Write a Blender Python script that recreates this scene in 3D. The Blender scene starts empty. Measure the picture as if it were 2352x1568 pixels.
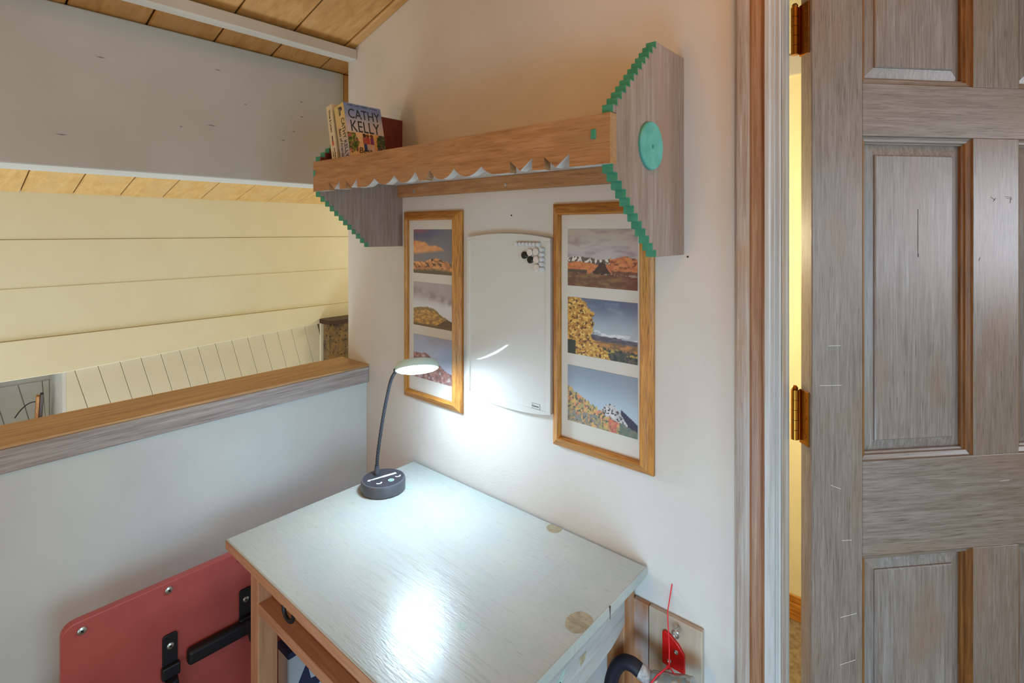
import bpy, bmesh, math, random
from mathutils import Vector, Matrix, noise
random.seed(7)
S = bpy.context.scene
COL = S.collection
PI = math.pi

def s2l(c):
    def f(v):
        v = v / 255.0
        return v / 12.92 if v <= 0.04045 else ((v + 0.055) / 1.055) ** 2.4
    return (f(c[0]), f(c[1]), f(c[2]), 1.0)

# ------------------------------------------------------------------ camera
YAW = 40.9
cam_d = bpy.data.cameras.new('camera')
cam = bpy.data.objects.new('camera', cam_d)
COL.objects.link(cam)
cam.location = (1.427, -0.95, 1.38)
cam.rotation_euler = (PI / 2, 0, math.radians(YAW))
cam_d.sensor_width = 36.0
cam_d.lens = 1206.0 / 2352.0 * 36.0
cam_d.shift_y = -(784.0 - 530.0) / 2352.0
cam_d.clip_start = 0.02
S.camera = cam

# ------------------------------------------------------------------ light
W = bpy.data.worlds.new('world')
S.world = W
W.use_nodes = True
W.node_tree.nodes['Background'].inputs['Color'].default_value = (1.0, 0.91, 0.63, 1)
W.node_tree.nodes['Background'].inputs['Strength'].default_value = 0.43

def area(name, loc, target, power, color, sx, sy=None, spread=180):
    d = bpy.data.lights.new(name, 'AREA')
    d.energy = power
    d.color = color
    d.shape = 'RECTANGLE' if sy else 'SQUARE'
    d.size = sx
    if sy:
        d.size_y = sy
    d.spread = math.radians(spread)
    o = bpy.data.objects.new(name, d)
    COL.objects.link(o)
    o.location = loc
    v = Vector(target) - Vector(loc)
    o.rotation_euler = v.to_track_quat('-Z', 'Y').to_euler()
    return o

def point(name, loc, power, color, r=0.05):
    d = bpy.data.lights.new(name, 'POINT')
    d.energy = power
    d.color = color
    d.shadow_soft_size = r
    o = bpy.data.objects.new(name, d)
    COL.objects.link(o)
    o.location = loc
    return o

area('ceiling_lamp_near', (1.50, -0.50, 2.33), (1.22, 0.02, 1.55), 4.2, (1.0, 0.36, 0.07), 0.40)
area('cool_fill_low', (1.45, -1.45, 0.42), (1.15, 0.0, 0.55), 5.4, (0.44, 0.75, 1.0), 0.8, 0.5, 100)  # unseen fill added to cool and brighten the lower wall
area('cool_fill_side', (3.1, -0.75, 1.10), (-0.1, -0.5, 1.1), 19.0, (0.46, 0.80, 1.0), 1.0)  # unseen cool fill added for the header and half wall
area('room_lamp_front', (0.8, -2.3, 1.20), (0.7, 0.0, 1.3), 6.8, (1.0, 0.44, 0.11), 0.35)
area('daylight_hall_window', (3.6, 0.62, 1.38), (1.5, 0.36, 1.36), 15.5, (0.80, 0.87, 1.0), 0.50, 0.60)
point('hall_lamp', (0.52, 0.42, 1.35), 33.0, (1.0, 0.84, 0.54), 0.08)
point('great_room_lamp', (-0.75, 1.55, 1.25), 15.0, (1.0, 0.93, 0.62), 0.15)
area('great_room_daylight', (-0.9, -0.9, -1.4), (-0.6, -0.6, 1.5), 62.0, (0.74, 0.88, 1.0), 1.2)
area('great_room_fill', (-0.55, -1.9, 0.2), (-1.6, -0.3, 1.3), 6.0, (1.0, 0.92, 0.62), 0.6)  # unseen fill added to brighten the wainscot and niche

S.view_settings.view_transform = 'Standard'
S.view_settings.look = 'None'
S.view_settings.gamma = 1.0
S.view_settings.exposure = 0.0
S.view_settings.use_curve_mapping = False
S.cycles.max_bounces = 7
S.cycles.caustics_reflective = False
S.cycles.caustics_refractive = False
S.cycles.sample_clamp_indirect = 4.0

# ------------------------------------------------------------------ materials
def new_mat(name):
    m = bpy.data.materials.new(name)
    m.use_nodes = True
    nt = m.node_tree
    b = nt.nodes['Principled BSDF']
    return m, nt, b

def plain(name, c, rough=0.5, metal=0.0, spec=0.5, coat=0.0):
    m, nt, b = new_mat(name)
    b.inputs['Base Color'].default_value = s2l(c)
    b.inputs['Roughness'].default_value = rough
    b.inputs['Metallic'].default_value = metal
    b.inputs['Specular IOR Level'].default_value = spec
    b.inputs['Coat Weight'].default_value = coat
    return m

def N(nt, typ, **kw):
    n = nt.nodes.new(typ)
    for k, v in kw.items():
        setattr(n, k, v)
    return n

def ramp(nt, fac, stops):
    r = N(nt, 'ShaderNodeValToRGB')
    el = r.color_ramp.elements
    while len(el) < len(stops):
        el.new(0.5)
    for e, (p, c) in zip(el, stops):
        e.position = p
        e.color = c if len(c) == 4 else s2l(c)
    nt.links.new(fac, r.inputs['Fac'])
    return r.outputs['Color']

def tex_noise(nt, vec, scale3, detail=5, rough=0.6, dist=0.0, loc=(0, 0, 0)):
    mp = N(nt, 'ShaderNodeMapping')
    mp.inputs['Scale'].default_value = scale3
    mp.inputs['Location'].default_value = loc
    nt.links.new(vec, mp.inputs['Vector'])
    n = N(nt, 'ShaderNodeTexNoise')
    n.inputs['Scale'].default_value = 1.0
    n.inputs['Detail'].default_value = detail
    n.inputs['Roughness'].default_value = rough
    n.inputs['Distortion'].default_value = dist
    nt.links.new(mp.outputs['Vector'], n.inputs['Vector'])
    return n.outputs['Fac']

def mixc(nt, fac, a, b, mode='MIX'):
    mx = N(nt, 'ShaderNodeMix', data_type='RGBA', blend_type=mode)
    if isinstance(fac, (int, float)):
        mx.inputs[0].default_value = fac
    else:
        nt.links.new(fac, mx.inputs[0])
    for k, v in ((6, a), (7, b)):
        if isinstance(v, tuple):
            mx.inputs[k].default_value = v if len(v) == 4 else s2l(v)
        else:
            nt.links.new(v, mx.inputs[k])
    return mx.outputs[2]

def bump(nt, b, h, strength, dist=0.002):
    bp = N(nt, 'ShaderNodeBump')
    bp.inputs['Strength'].default_value = strength
    bp.inputs['Distance'].default_value = dist
    nt.links.new(h, bp.inputs['Height'])
    nt.links.new(bp.outputs['Normal'], b.inputs['Normal'])

def wood(name, dark, mid, light, axis='x', freq=70, stretch=18, rough=0.5, pore=0.45, pore_c=None,
         bmp=0.25, patch=None, spec=0.5, per_obj=True):
    """streaky grain along one axis, dark pores, optional broad patches of another colour"""
    m, nt, b = new_mat(name)
    tc = N(nt, 'ShaderNodeTexCoord').outputs['Object']
    if per_obj:
        oi = N(nt, 'ShaderNodeObjectInfo')
        sc = N(nt, 'ShaderNodeVectorMath', operation='SCALE')
        sc.inputs[0].default_value = (3.1, 5.7, 4.3)
        nt.links.new(oi.outputs['Random'], sc.inputs['Scale'])
        ad = N(nt, 'ShaderNodeVectorMath', operation='ADD')
        nt.links.new(tc, ad.inputs[0])
        nt.links.new(sc.outputs[0], ad.inputs[1])
        tc = ad.outputs[0]
    def sc3(f, st):
        v = [f, f, f]
        v['xyz'.index(axis)] = f / st
        return tuple(v)
    g = tex_noise(nt, tc, sc3(freq, stretch), 6, 0.62, 0.35)
    col = ramp(nt, g, [(0.30, dark), (0.50, mid), (0.70, light)])
    if patch:
        pf = tex_noise(nt, tc, sc3(9, 2.5), 3, 0.5)
        pm = N(nt, 'ShaderNodeMapRange')
        pm.inputs[1].default_value = 0.50
        pm.inputs[2].default_value = 0.68
        nt.links.new(pf, pm.inputs[0])
        col = mixc(nt, pm.outputs[0], col, patch)
    p = tex_noise(nt, tc, sc3(freq * 4.5, stretch * 2.0), 3, 0.6)
    pr = N(nt, 'ShaderNodeMapRange')
    pr.inputs[1].default_value = 0.55
    pr.inputs[2].default_value = 0.68
    pr.inputs[4].default_value = pore
    nt.links.new(p, pr.inputs[0])
    col = mixc(nt, pr.outputs[0], col, pore_c or dark)
    nt.links.new(col, b.inputs['Base Color'])
    b.inputs['Roughness'].default_value = rough
    b.inputs['Specular IOR Level'].default_value = spec
    if bmp:
        bump(nt, b, p, bmp, 0.0006)
    return m

def paint(name, c, c2=None, rough=0.55, scale=260, bmp=0.3, spec=0.4, blot=5.0):
    """painted surface with fine orange-peel relief and a faint blotchy tone"""
    m, nt, b = new_mat(name)
    tc = N(nt, 'ShaderNodeTexCoord').outputs['Object']
    f = tex_noise(nt, tc, (blot,) * 3, 3, 0.5)
    c2 = c2 or tuple(max(0, v - 8) for v in c)
    col = ramp(nt, f, [(0.35, c), (0.65, c2)])
    nt.links.new(col, b.inputs['Base Color'])
    b.inputs['Roughness'].default_value = rough
    b.inputs['Specular IOR Level'].default_value = spec
    h = tex_noise(nt, tc, (scale,) * 3, 3, 0.6)
    bump(nt, b, h, bmp, 0.001)
    return m

def attr_mat(name, rough=0.4, spec=0.4):
    m, nt, b = new_mat(name)
    a = N(nt, 'ShaderNodeAttribute', attribute_name='print_colour')
    nt.links.new(a.outputs['Color'], b.inputs['Base Color'])
    b.inputs['Roughness'].default_value = rough
    b.inputs['Specular IOR Level'].default_value = spec
    return m

M = {}
M['wall'] = paint('wall_paint', (212, 208, 204), (206, 202, 198), 0.6, 230, 0.5)
M['halfwall'] = paint('half_wall_paint', (206, 213, 216), None, 0.6, 200, 0.12)
M['header'] = paint('header_paint', (190, 190, 188), (184, 184, 181), 0.55, 60, 0.12, 0.4, 5)
M['white_trim'] = paint('white_trim_paint', (196, 190, 180), None, 0.5, 90, 0.1)
M['siding'] = paint('siding_paint', (220, 213, 190), (217, 209, 185), 0.55, 70, 0.12)
M['wainscot'] = paint('wainscot_paint', (212, 204, 184), (206, 198, 178), 0.55, 70, 0.1)
M['niche'] = paint('niche_paint', (206, 206, 204), None, 0.6, 70, 0.1)
M['hallwall'] = paint('hall_wall_paint', (234, 224, 182), None, 0.6, 200, 0.15)
M['dark'] = plain('dark_gap', (38, 24, 16), 0.9)
M['floor'] = paint('carpet_weave', (150, 132, 104), (124, 104, 78), 0.95, 320, 0.9, 0.1, 60)
M['plank'] = wood('ceiling_plank_wood', (172, 124, 66), (190, 142, 80), (202, 158, 102), 'x', 40, 7, 0.55, 0.18, (126, 84, 46), 0.12, (186, 142, 88))
M['plank2'] = wood('ceiling_plank_wood_far', (190, 150, 92), (204, 164, 104), (214, 178, 122), 'x', 40, 7, 0.55, 0.14, (140, 100, 60), 0.12, (200, 166, 114))
M['oak'] = wood('golden_oak', (148, 90, 30), (186, 122, 46), (204, 144, 66), 'z', 170, 12, 0.38, 0.8, (86, 46, 14), 0.25)
M['oak_h'] = wood('golden_oak_cross', (148, 90, 30), (186, 122, 46), (204, 144, 66), 'x', 170, 12, 0.38, 0.8, (86, 46, 14), 0.25)
M['cap_top'] = wood('cap_oak_warm_lit', (160, 120, 78), (194, 152, 104), (212, 172, 122), 'y', 120, 34, 0.42, 0.65, (86, 60, 38), 0.25)  # same oak as the fascia, with warm light put into its colour
M['cap_front'] = wood('cap_oak_cool_lit', (140, 130, 130), (164, 157, 157), (184, 180, 180), 'y', 150, 26, 0.5, 0.55, (98, 84, 82), 0.3)  # same oak as the cap top, with cool lamp light in its colour
M['casing'] = wood('casing_pickled_wood', (150, 126, 108), (166, 152, 144), (186, 178, 172), 'z', 210, 34, 0.42, 0.55, (104, 74, 56), 0.3, (170, 136, 106))
M['casing_bead'] = wood('casing_bead_stain', (120, 78, 50), (152, 108, 78), (168, 132, 106), 'z', 210, 34, 0.42, 0.5, (88, 54, 34), 0.3)
M['jamb'] = wood('jamb_pickled_wood', (166, 160, 156), (182, 180, 180), (194, 192, 192), 'z', 160, 30, 0.45, 0.3, (128, 104, 86), 0.2)
M['door_v'] = wood('door_wood_upright', (110, 96, 87), (128, 115, 107), (142, 131, 125), 'z', 230, 20, 0.30, 0.75, (74, 58, 50), 0.18, (132, 110, 94))
M['door_h'] = wood('door_wood_cross', (110, 97, 89), (129, 117, 110), (143, 133, 128), 'x', 230, 20, 0.32, 0.75, (74, 58, 50), 0.18, (132, 113, 100))
M['door_p'] = wood('door_wood_panel', (112, 100, 94), (131, 121, 117), (149, 142, 139), 'z', 250, 26, 0.33, 0.72, (76, 60, 52), 0.15, (134, 114, 100))
M['door_bead'] = wood('door_bead_brown', (92, 54, 20), (122, 76, 32), (146, 98, 48), 'z', 220, 20, 0.38, 0.4, (60, 32, 12), 0.2)  # browner tone for the upright sides of each panel opening
M['shelf_v'] = wood('shelf_washed_wood', (134, 112, 100), (149, 129, 118), (162, 143, 134), 'z', 120, 16, 0.5, 0.4, (108, 80, 64), 0.15, (150, 122, 106))
M['shelf_x'] = wood('shelf_rail_wood', (152, 108, 68), (172, 125, 83), (188, 143, 102), 'x', 120, 11, 0.48, 0.5, (108, 68, 40), 0.2, (168, 130, 94))
M['shelf_in'] = wood('shelf_inner_shade', (92, 34, 20), (108, 42, 26), (122, 52, 34), 'z', 110, 12, 0.5, 0.3, (74, 24, 14), 0.15)  # dark red holds the shade above the shelf board
M['shelf_under'] = wood('shelf_wash_bounce', (196, 190, 188), (212, 208, 206), (222, 220, 218), 'x', 40, 10, 0.5, 0.2, (170, 150, 136), 0.1)  # pale wash that also carries lamp light bounced off the desk
M['teal'] = paint('turquoise_paint', (66, 150, 124), (54, 136, 112), 0.5, 150, 0.25, 0.4, 40)
M['teal_disc'] = paint('turquoise_disc_paint', (96, 172, 160), (80, 158, 144), 0.5, 120, 0.4, 0.4, 45)
M['knot_dark'] = plain('painted_over_knot', (118, 112, 102), 0.6)
M['desk_top'] = None
M['pine'] = wood('raw_pine', (168, 120, 90), (184, 136, 104), (196, 150, 118), 'z', 110, 16, 0.55, 0.25, (140, 94, 66), 0.15)
M['pine_x'] = wood('raw_pine_cross', (166, 118, 88), (182, 134, 102), (194, 148, 116), 'x', 110, 16, 0.55, 0.25, (140, 94, 66), 0.15)
M['pine_y'] = wood('washed_pine_side', (150, 146, 146), (172, 170, 170), (188, 188, 188), 'y', 45, 12, 0.5, 0.25, (140, 116, 104), 0.15)
M['pine_leg'] = wood('patchy_pine', (150, 96, 58), (176, 118, 74), (190, 136, 92), 'z', 40, 8, 0.55, 0.3, (120, 72, 44), 0.15, (178, 176, 180))
M['plaque'] = wood('plaque_ply', (164, 144, 124), (182, 164, 146), (194, 180, 164), 'z', 26, 8, 0.5, 0.15, (150, 122, 96), 0.1, (176, 150, 124))
M['red'] = paint('oxide_red_paint', (176, 84, 80), (166, 78, 76), 0.42, 300, 0.15, 0.4, 9)
M['black'] = plain('black_metal', (26, 28, 36), 0.45, 0.2, 0.5)
M['foam'] = paint('black_foam', (30, 33, 46), (24, 26, 38), 0.55, 200, 0.3)
M['steel'] = plain('bright_steel', (200, 200, 196), 0.28, 0.9)
M['brass'] = plain('old_brass', (150, 96, 34), 0.3, 1.0)
M['lamp_black'] = plain('lamp_black_plastic', (80, 82, 90), 0.35, 0.0, 0.5)
M['lamp_neck'] = plain('gooseneck_dark', (40, 42, 50), 0.3, 0.0, 0.5)
M['lamp_top'] = plain('lamp_base_top', (58, 58, 68), 0.3, 0.0, 0.5)
M['lamp_head'] = plain('lamp_head_grey', (188, 212, 206), 0.4, 0.0, 0.5)
M['icon'] = plain('printed_white', (226, 240, 236), 0.5)
M['icon_teal'] = plain('printed_mint', (170, 226, 210), 0.5)
M['wb'] = plain('whiteboard_surface', (206, 204, 200), 0.06, 0.0, 0.55)
M['wb_frame'] = plain('whiteboard_frame', (206, 203, 198), 0.35)
M['mag_white'] = plain('white_magnet', (214, 206, 198), 0.35)
M['mag_pin'] = plain('pale_magnet', (206, 204, 208), 0.3)
M['mag_black'] = plain('black_magnet', (24, 17, 14), 0.15)
M['ink'] = plain('dark_ink', (30, 38, 36), 0.6)
M['mat_board'] = plain('photo_mat', (214, 210, 204), 0.8)
M['print'] = attr_mat('photo_print', 0.5, 0.3)
M['cover'] = attr_mat('book_cover_print', 0.35, 0.4)
M['page'] = plain('book_pages', (206, 184, 140), 0.85)
M['cream'] = plain('cream_cover', (206, 190, 160), 0.45)
M['tape'] = paint('woven_tape', (190, 186, 188), (150, 146, 150), 0.6, 400, 0.8, 0.4, 160)
M['redplate'] = plain('red_plate', (196, 16, 14), 0.35)
M['cord'] = plain('red_cord', (226, 34, 52), 0.6)
M['box'] = paint('grey_canvas', (176, 182, 192), (164, 170, 182), 0.8, 400, 0.4)
M['navy'] = plain('navy_print', (34, 38, 74), 0.8)
M['mantel'] = plain('dark_mantel', (58, 32, 24), 0.45)
M['knot'] = wood('knot_wood', (130, 118, 96), (160, 148, 122), (176, 164, 138), 'x', 120, 2, 0.5, 0.5, (104, 84, 60), 0.1)
M['knot_green'] = wood('knot_pale_green', (150, 172, 164), (168, 190, 182), (184, 204, 198), 'x', 140, 2, 0.5, 0.3, (120, 136, 126), 0.1)

def crumpled(name, c):
    m, nt, b = new_mat(name)
    tc = N(nt, 'ShaderNodeTexCoord').outputs['Object']
    v = N(nt, 'ShaderNodeTexVoronoi')
    v.inputs['Scale'].default_value = 70
    nt.links.new(tc, v.inputs['Vector'])
    b.inputs['Base Color'].default_value = s2l(c)
    b.inputs['Metallic'].default_value = 0.85
    b.inputs['Roughness'].default_value = 0.3
    bump(nt, b, v.outputs['Distance'], 0.6, 0.003)
    return m
M['foil'] = crumpled('crumpled_foil', (176, 182, 182))

def desk_mat():
    m, nt, b = new_mat('whitewashed_desk_top')
    tc = N(nt, 'ShaderNodeTexCoord').outputs['Object']
    f = tex_noise(nt, tc, (5, 9, 5), 4, 0.55)
    col = ramp(nt, f, [(0.30, (168, 178, 176)), (0.50, (176, 180, 178)), (0.68, (180, 184, 174))])
    g = tex_noise(nt, tc, (9, 130, 30), 5, 0.6, 0.3)
    gr = N(nt, 'ShaderNodeMapRange')
    gr.inputs[1].default_value = 0.56
    gr.inputs[2].default_value = 0.72
    gr.inputs[4].default_value = 0.16
    nt.links.new(g, gr.inputs[0])
    col = mixc(nt, gr.outputs[0], col, (146, 152, 148))
    s = tex_noise(nt, tc, (55, 340, 60), 2, 0.5, 0.6, (3, 1, 0))
    sr = N(nt, 'ShaderNodeMapRange')
    sr.inputs[1].default_value = 0.70
    sr.inputs[2].default_value = 0.76
    sr.inputs[4].default_value = 0.7
    nt.links.new(s, sr.inputs[0])
    col = mixc(nt, sr.outputs[0], col, (118, 112, 104))
    nt.links.new(col, b.inputs['Base Color'])
    rr = N(nt, 'ShaderNodeMapRange')
    rr.inputs[1].default_value = 0.35
    rr.inputs[2].default_value = 0.65
    rr.inputs[3].default_value = 0.24
    rr.inputs[4].default_value = 0.36
    nt.links.new(g, rr.inputs[0])
    nt.links.new(rr.outputs[0], b.inputs['Roughness'])
    bump(nt, b, s, 0.25, 0.001)
    return m
M['desk_top'] = desk_mat()

def stone_mat():
    m, nt, b = new_mat('chimney_stone')
    tc = N(nt, 'ShaderNodeTexCoord').outputs['Object']
    f = tex_noise(nt, tc, (14, 14, 14), 5, 0.7)
    col = ramp(nt, f, [(0.34, (70, 58, 54)), (0.46, (104, 82, 54)), (0.56, (128, 98, 56)), (0.68, (90, 74, 68))])
    s = tex_noise(nt, tc, (48, 48, 48), 3, 0.6)
    sr = N(nt, 'ShaderNodeMapRange')
    sr.inputs[1].default_value = 0.58
    sr.inputs[2].default_value = 0.66
    nt.links.new(s, sr.inputs[0])
    col = mixc(nt, sr.outputs[0], col, (40, 26, 22))
    nt.links.new(col, b.inputs['Base Color'])
    b.inputs['Roughness'].default_value = 0.9
    bump(nt, b, f, 0.8, 0.02)
    return m
M['stone'] = stone_mat()

def glass_mat():
    m, nt, b = new_mat('picture_glass')
    out = nt.nodes['Material Output']
    tr = N(nt, 'ShaderNodeBsdfTransparent')
    gl = N(nt, 'ShaderNodeBsdfGlossy')
    gl.inputs['Roughness'].default_value = 0.03
    mx = N(nt, 'ShaderNodeMixShader')
    mx.inputs[0].default_value = 0.05
    nt.links.new(tr.outputs[0], mx.inputs[1])
    nt.links.new(gl.outputs[0], mx.inputs[2])
    nt.links.new(mx.outputs[0], out.inputs['Surface'])
    return m
M['glass'] = glass_mat()

def emit_mat(name, c, strength):
    m, nt, b = new_mat(name)
    b.inputs['Base Color'].default_value = s2l((240, 240, 240))
    b.inputs['Emission Color'].default_value = c
    b.inputs['Emission Strength'].default_value = strength
    return m
M['led'] = emit_mat('led_diffuser', (0.62, 0.84, 1.0, 1), 122.0)

# ------------------------------------------------------------------ mesh helpers
class MB:
    def __init__(self):
        self.v, self.f, self.mi = [], [], []
        self.cur = 0
    def add(self, vs, fs):
        k = len(self.v)
        self.v += [tuple(p) for p in vs]
        for f in fs:
            self.f.append([k + i for i in f])
            self.mi.append(self.cur)
        return self
    def box(self, x0, x1, y0, y1, z0, z1):
        vs = [(x0, y0, z0), (x1, y0, z0), (x1, y1, z0), (x0, y1, z0), (x0, y0, z1), (x1, y0, z1), (x1, y1, z1), (x0, y1, z1)]
        return self.add(vs, [(3, 2, 1, 0), (4, 5, 6, 7), (0, 1, 5, 4), (1, 2, 6, 5), (2, 3, 7, 6), (3, 0, 4, 7)])
    def obox(self, o, ax, ay, az, sx, sy, sz):
        """box centred at o with axes and full sizes"""
        o, ax, ay, az = Vector(o), Vector(ax).normalized(), Vector(ay).normalized(), Vector(az).normalized()
        vs = []
        for k in (-.5, .5):
            for a, b in ((-.5, -.5), (.5, -.5), (.5, .5), (-.5, .5)):
                vs.append(o + ax * sx * a + ay * sy * b + az * sz * k)
        return self.add(vs, [(3, 2, 1, 0), (4, 5, 6, 7), (0, 1, 5, 4), (1, 2, 6, 5), (2, 3, 7, 6), (3, 0, 4, 7)])
    def prism(self, poly, fn, a, b):
        """poly of 2d points, fn(p, q, depth) -> 3d; extruded from depth a to b"""
        n = len(poly)
        vs = [fn(p, q, a) for p, q in poly] + [fn(p, q, b) for p, q in poly]
        fs = [list(range(n))[::-1], list(range(n, 2 * n))]
        fs += [(i, (i + 1) % n, n + (i + 1) % n, n + i) for i in range(n)]
        return self.add(vs, fs)
    def tube(self, path, r, n=10, caps=True, rs=None):
        path = [Vector(p) for p in path]
        rings = []
        t0 = (path[1] - path[0]).normalized()
        up = Vector((0, 0, 1)) if abs(t0.z) < 0.9 else Vector((1, 0, 0))
        a = t0.cross(up).normalized()
        vs = []
        for i, p in enumerate(path):
            t = (path[min(i + 1, len(path) - 1)] - path[max(i - 1, 0)]).normalized()
            a = (a - t * a.dot(t)).normalized()
            b = t.cross(a)
            rr = rs[i] if rs else r
            for k in range(n):
                w = 2 * PI * k / n
                vs.append(p + a * math.cos(w) * rr + b * math.sin(w) * rr)
        fs = []
        for i in range(len(path) - 1):
            for k in range(n):
                fs.append((i * n + k, i * n + (k + 1) % n, (i + 1) * n + (k + 1) % n, (i + 1) * n + k))
        if caps:
            fs.append(list(range(n))[::-1])
            fs.append([(len(path) - 1) * n + k for k in range(n)])
        return self.add(vs, fs)
    def lathe(self, o, axis, prof, n=32):
        """prof: list of (radius, height along axis)"""
        o, ax = Vector(o), Vector(axis).normalized()
        up = Vector((0, 0, 1)) if abs(ax.z) < 0.9 else Vector((1, 0, 0))
        a = ax.cross(up).normalized()
        b = ax.cross(a)
        vs, fs, idx = [], [], []
        for r, h in prof:
            if r < 1e-6:
                idx.append([len(vs)])
                vs.append(o + ax * h)
            else:
                idx.append(list(range(len(vs), len(vs) + n)))
                for k in range(n):
                    w = 2 * PI * k / n
                    vs.append(o + ax * h + (a * math.cos(w) + b * math.sin(w)) * r)
        for A, B in zip(idx, idx[1:]):
            for k in range(n):
                k2 = (k + 1) % n
                if len(A) == 1 and len(B) == 1:
                    continue
                if len(A) == 1:
                    fs.append((A[0], B[k2], B[k]))
                elif len(B) == 1:
                    fs.append((A[k], A[k2], B[0]))
                else:
                    fs.append((A[k], A[k2], B[k2], B[k]))
        return self.add(vs, fs)
    def obj(self, name, mat, parent=None, bev=0.0, smooth=None, seg=2, loc=None, local=False, keep=False):
        me = bpy.data.meshes.new(name)
        off = Vector((0, 0, 0))
        if not local:
            if parent is not None:
                p = parent
                while p.parent is not None:
                    p = p.parent
                off = p.location.copy()
            elif loc is not None:
                off = Vector(loc)
        me.from_pydata([Vector(p) - off for p in self.v], [], self.f)
        mats = mat if isinstance(mat, list) else [mat]
        for m in mats:
            me.materials.append(m)
        bm = bmesh.new()
        bm.from_mesh(me)
        for fc, k in zip(bm.faces, self.mi):
            fc.material_index = k
        if not keep:
            bmesh.ops.recalc_face_normals(bm, faces=bm.faces)
        bm.to_mesh(me)
        bm.free()
        if smooth is not None:
            for p in me.polygons:
                p.use_smooth = True
            me.set_sharp_from_angle(angle=math.radians(smooth))
        o = bpy.data.objects.new(name, me)
        COL.objects.link(o)
        if parent is not None:
            o.parent = parent
        elif loc is not None:
            o.location = loc
        if bev:
            md = o.modifiers.new('bevel', 'BEVEL')
            md.width = bev
            md.segments = seg
            md.limit_method = 'ANGLE'
            md.angle_limit = math.radians(35)
        return o

def tag(o, label, cat, group=None, kind=None):
    o['label'] = label
    o['category'] = cat
    if group:
        o['group'] = group
    if kind:
        o['kind'] = kind
    return o

def thing(name, label, cat, loc, group=None, kind=None, rot=None):
    o = bpy.data.objects.new(name, None)
    o.empty_display_size = 0.05
    COL.objects.link(o)
    o.location = loc
    if rot:
        o.rotation_euler = rot
    return tag(o, label, cat, group, kind)

XZ = lambda p, q, d: (p, d, q)     # drawing in a wall plane
YZ = lambda p, q, d: (d, p, q)
XY = lambda p, q, d: (p, q, d)

def grid(name, parent, o, du, dv, nx, ny, fn, mat, local=False, gain=1.0, grey=0.0):
    """a flat print: fn(u, v) -> sRGB colour, kept per vertex"""
    o, du, dv = Vector(o), Vector(du), Vector(dv)
    mb = MB()
    vs = [o + du * (i / nx) + dv * (j / ny) for j in range(ny + 1) for i in range(nx + 1)]
    fs = [(j * (nx + 1) + i, j * (nx + 1) + i + 1, (j + 1) * (nx + 1) + i + 1, (j + 1) * (nx + 1) + i)
          for j in range(ny) for i in range(nx)]
    mb.add(vs, fs)
    ob = mb.obj(name, mat, parent, local=local)
    at = ob.data.color_attributes.new('print_colour', 'FLOAT_COLOR', 'POINT')
    buf = []
    for j in range(ny + 1):
        for i in range(nx + 1):
            q = s2l(fn(i / nx, j / ny))
            lum = (q[0] * .3 + q[1] * .6 + q[2] * .1) * grey
            q = tuple(c_ * (1 - grey) + lum for c_ in q)
            buf.extend((min(.9, q[0] * gain), min(.9, q[1] * gain), min(.9, q[2] * gain), 1.0))
    at.data.foreach_set('color', buf)
    return ob

def text(body, size, mat, name, parent, mtx, align='LEFT', shear=0.0, thick=0.0002, sx=1.0):
    cu = bpy.data.curves.new(name, 'FONT')
    cu.body = body
    cu.size = size
    cu.align_x = align
    cu.shear = shear
    cu.extrude = thick
    cu.resolution_u = 3
    tmp = bpy.data.objects.new(name + '_tmp', cu)
    COL.objects.link(tmp)
    dg = bpy.context.evaluated_depsgraph_get()
    me = bpy.data.meshes.new_from_object(tmp.evaluated_get(dg))
    bpy.data.objects.remove(tmp)
    bpy.data.curves.remove(cu)
    me.transform(Matrix.Diagonal((sx, 1, 1, 1)))
    me.transform(mtx)
    me.materials.clear()
    me.materials.append(mat)
    o = bpy.data.objects.new(name, me)
    COL.objects.link(o)
    o.parent = parent
    return o

def frame_mtx(o, x, y):
    x, y = Vector(x).normalized(), Vector(y).normalized()
    z = x.cross(y)
    m = Matrix((x, y, z)).transposed().to_4x4()
    m.translation = Vector(o)
    return m

def lerp(a, b, t):
    return tuple(x + (y - x) * t for x, y in zip(a, b))
def cl(t, a=0.0, b=1.0):
    return max(a, min(b, t))
def sm(a, b, x):
    t = cl((x - a) / (b - a))
    return t * t * (3 - 2 * t)
def fb(x, y, k=0, oc=4):
    return noise.fractal(Vector((x, y, k * 7.3)), 1.0, 2.0, oc)

# ================================================================== STRUCTURE
ROOM_X1, ROOM_Y0 = 2.6, -2.6
def ceil_z(x):
    return 1.990 + 0.275 * x

# back wall with the shelf, door opening from x = 1.193 on
w = MB()
w.prism([(-0.106, 0.0), (1.193, 0.0), (1.193, ceil_z(1.193) + .06), (-0.106, ceil_z(-0.106) + .06)], XZ, 0.0, 0.058)
w.box(1.193, 1.93, 0.0, 0.058, 2.0, 2.56)
w.box(1.93, ROOM_X1, 0.0, 0.058, 0.0, 2.72)
o = w.obj('wall_back', M['wall'], loc=(0.5, 0, 0))
tag(o, 'off-white textured plaster wall behind the shelf and the framed photos', 'wall', kind='structure')

hw = MB()
hw.box(-0.106, 0.0, ROOM_Y0, -0.0005, 0.0, 0.907)
o = hw.obj('wall_left', M['halfwall'], loc=(-0.05, -1.2, 0))
tag(o, 'pale painted half wall on the left under the wooden cap', 'wall', kind='structure')

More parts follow.
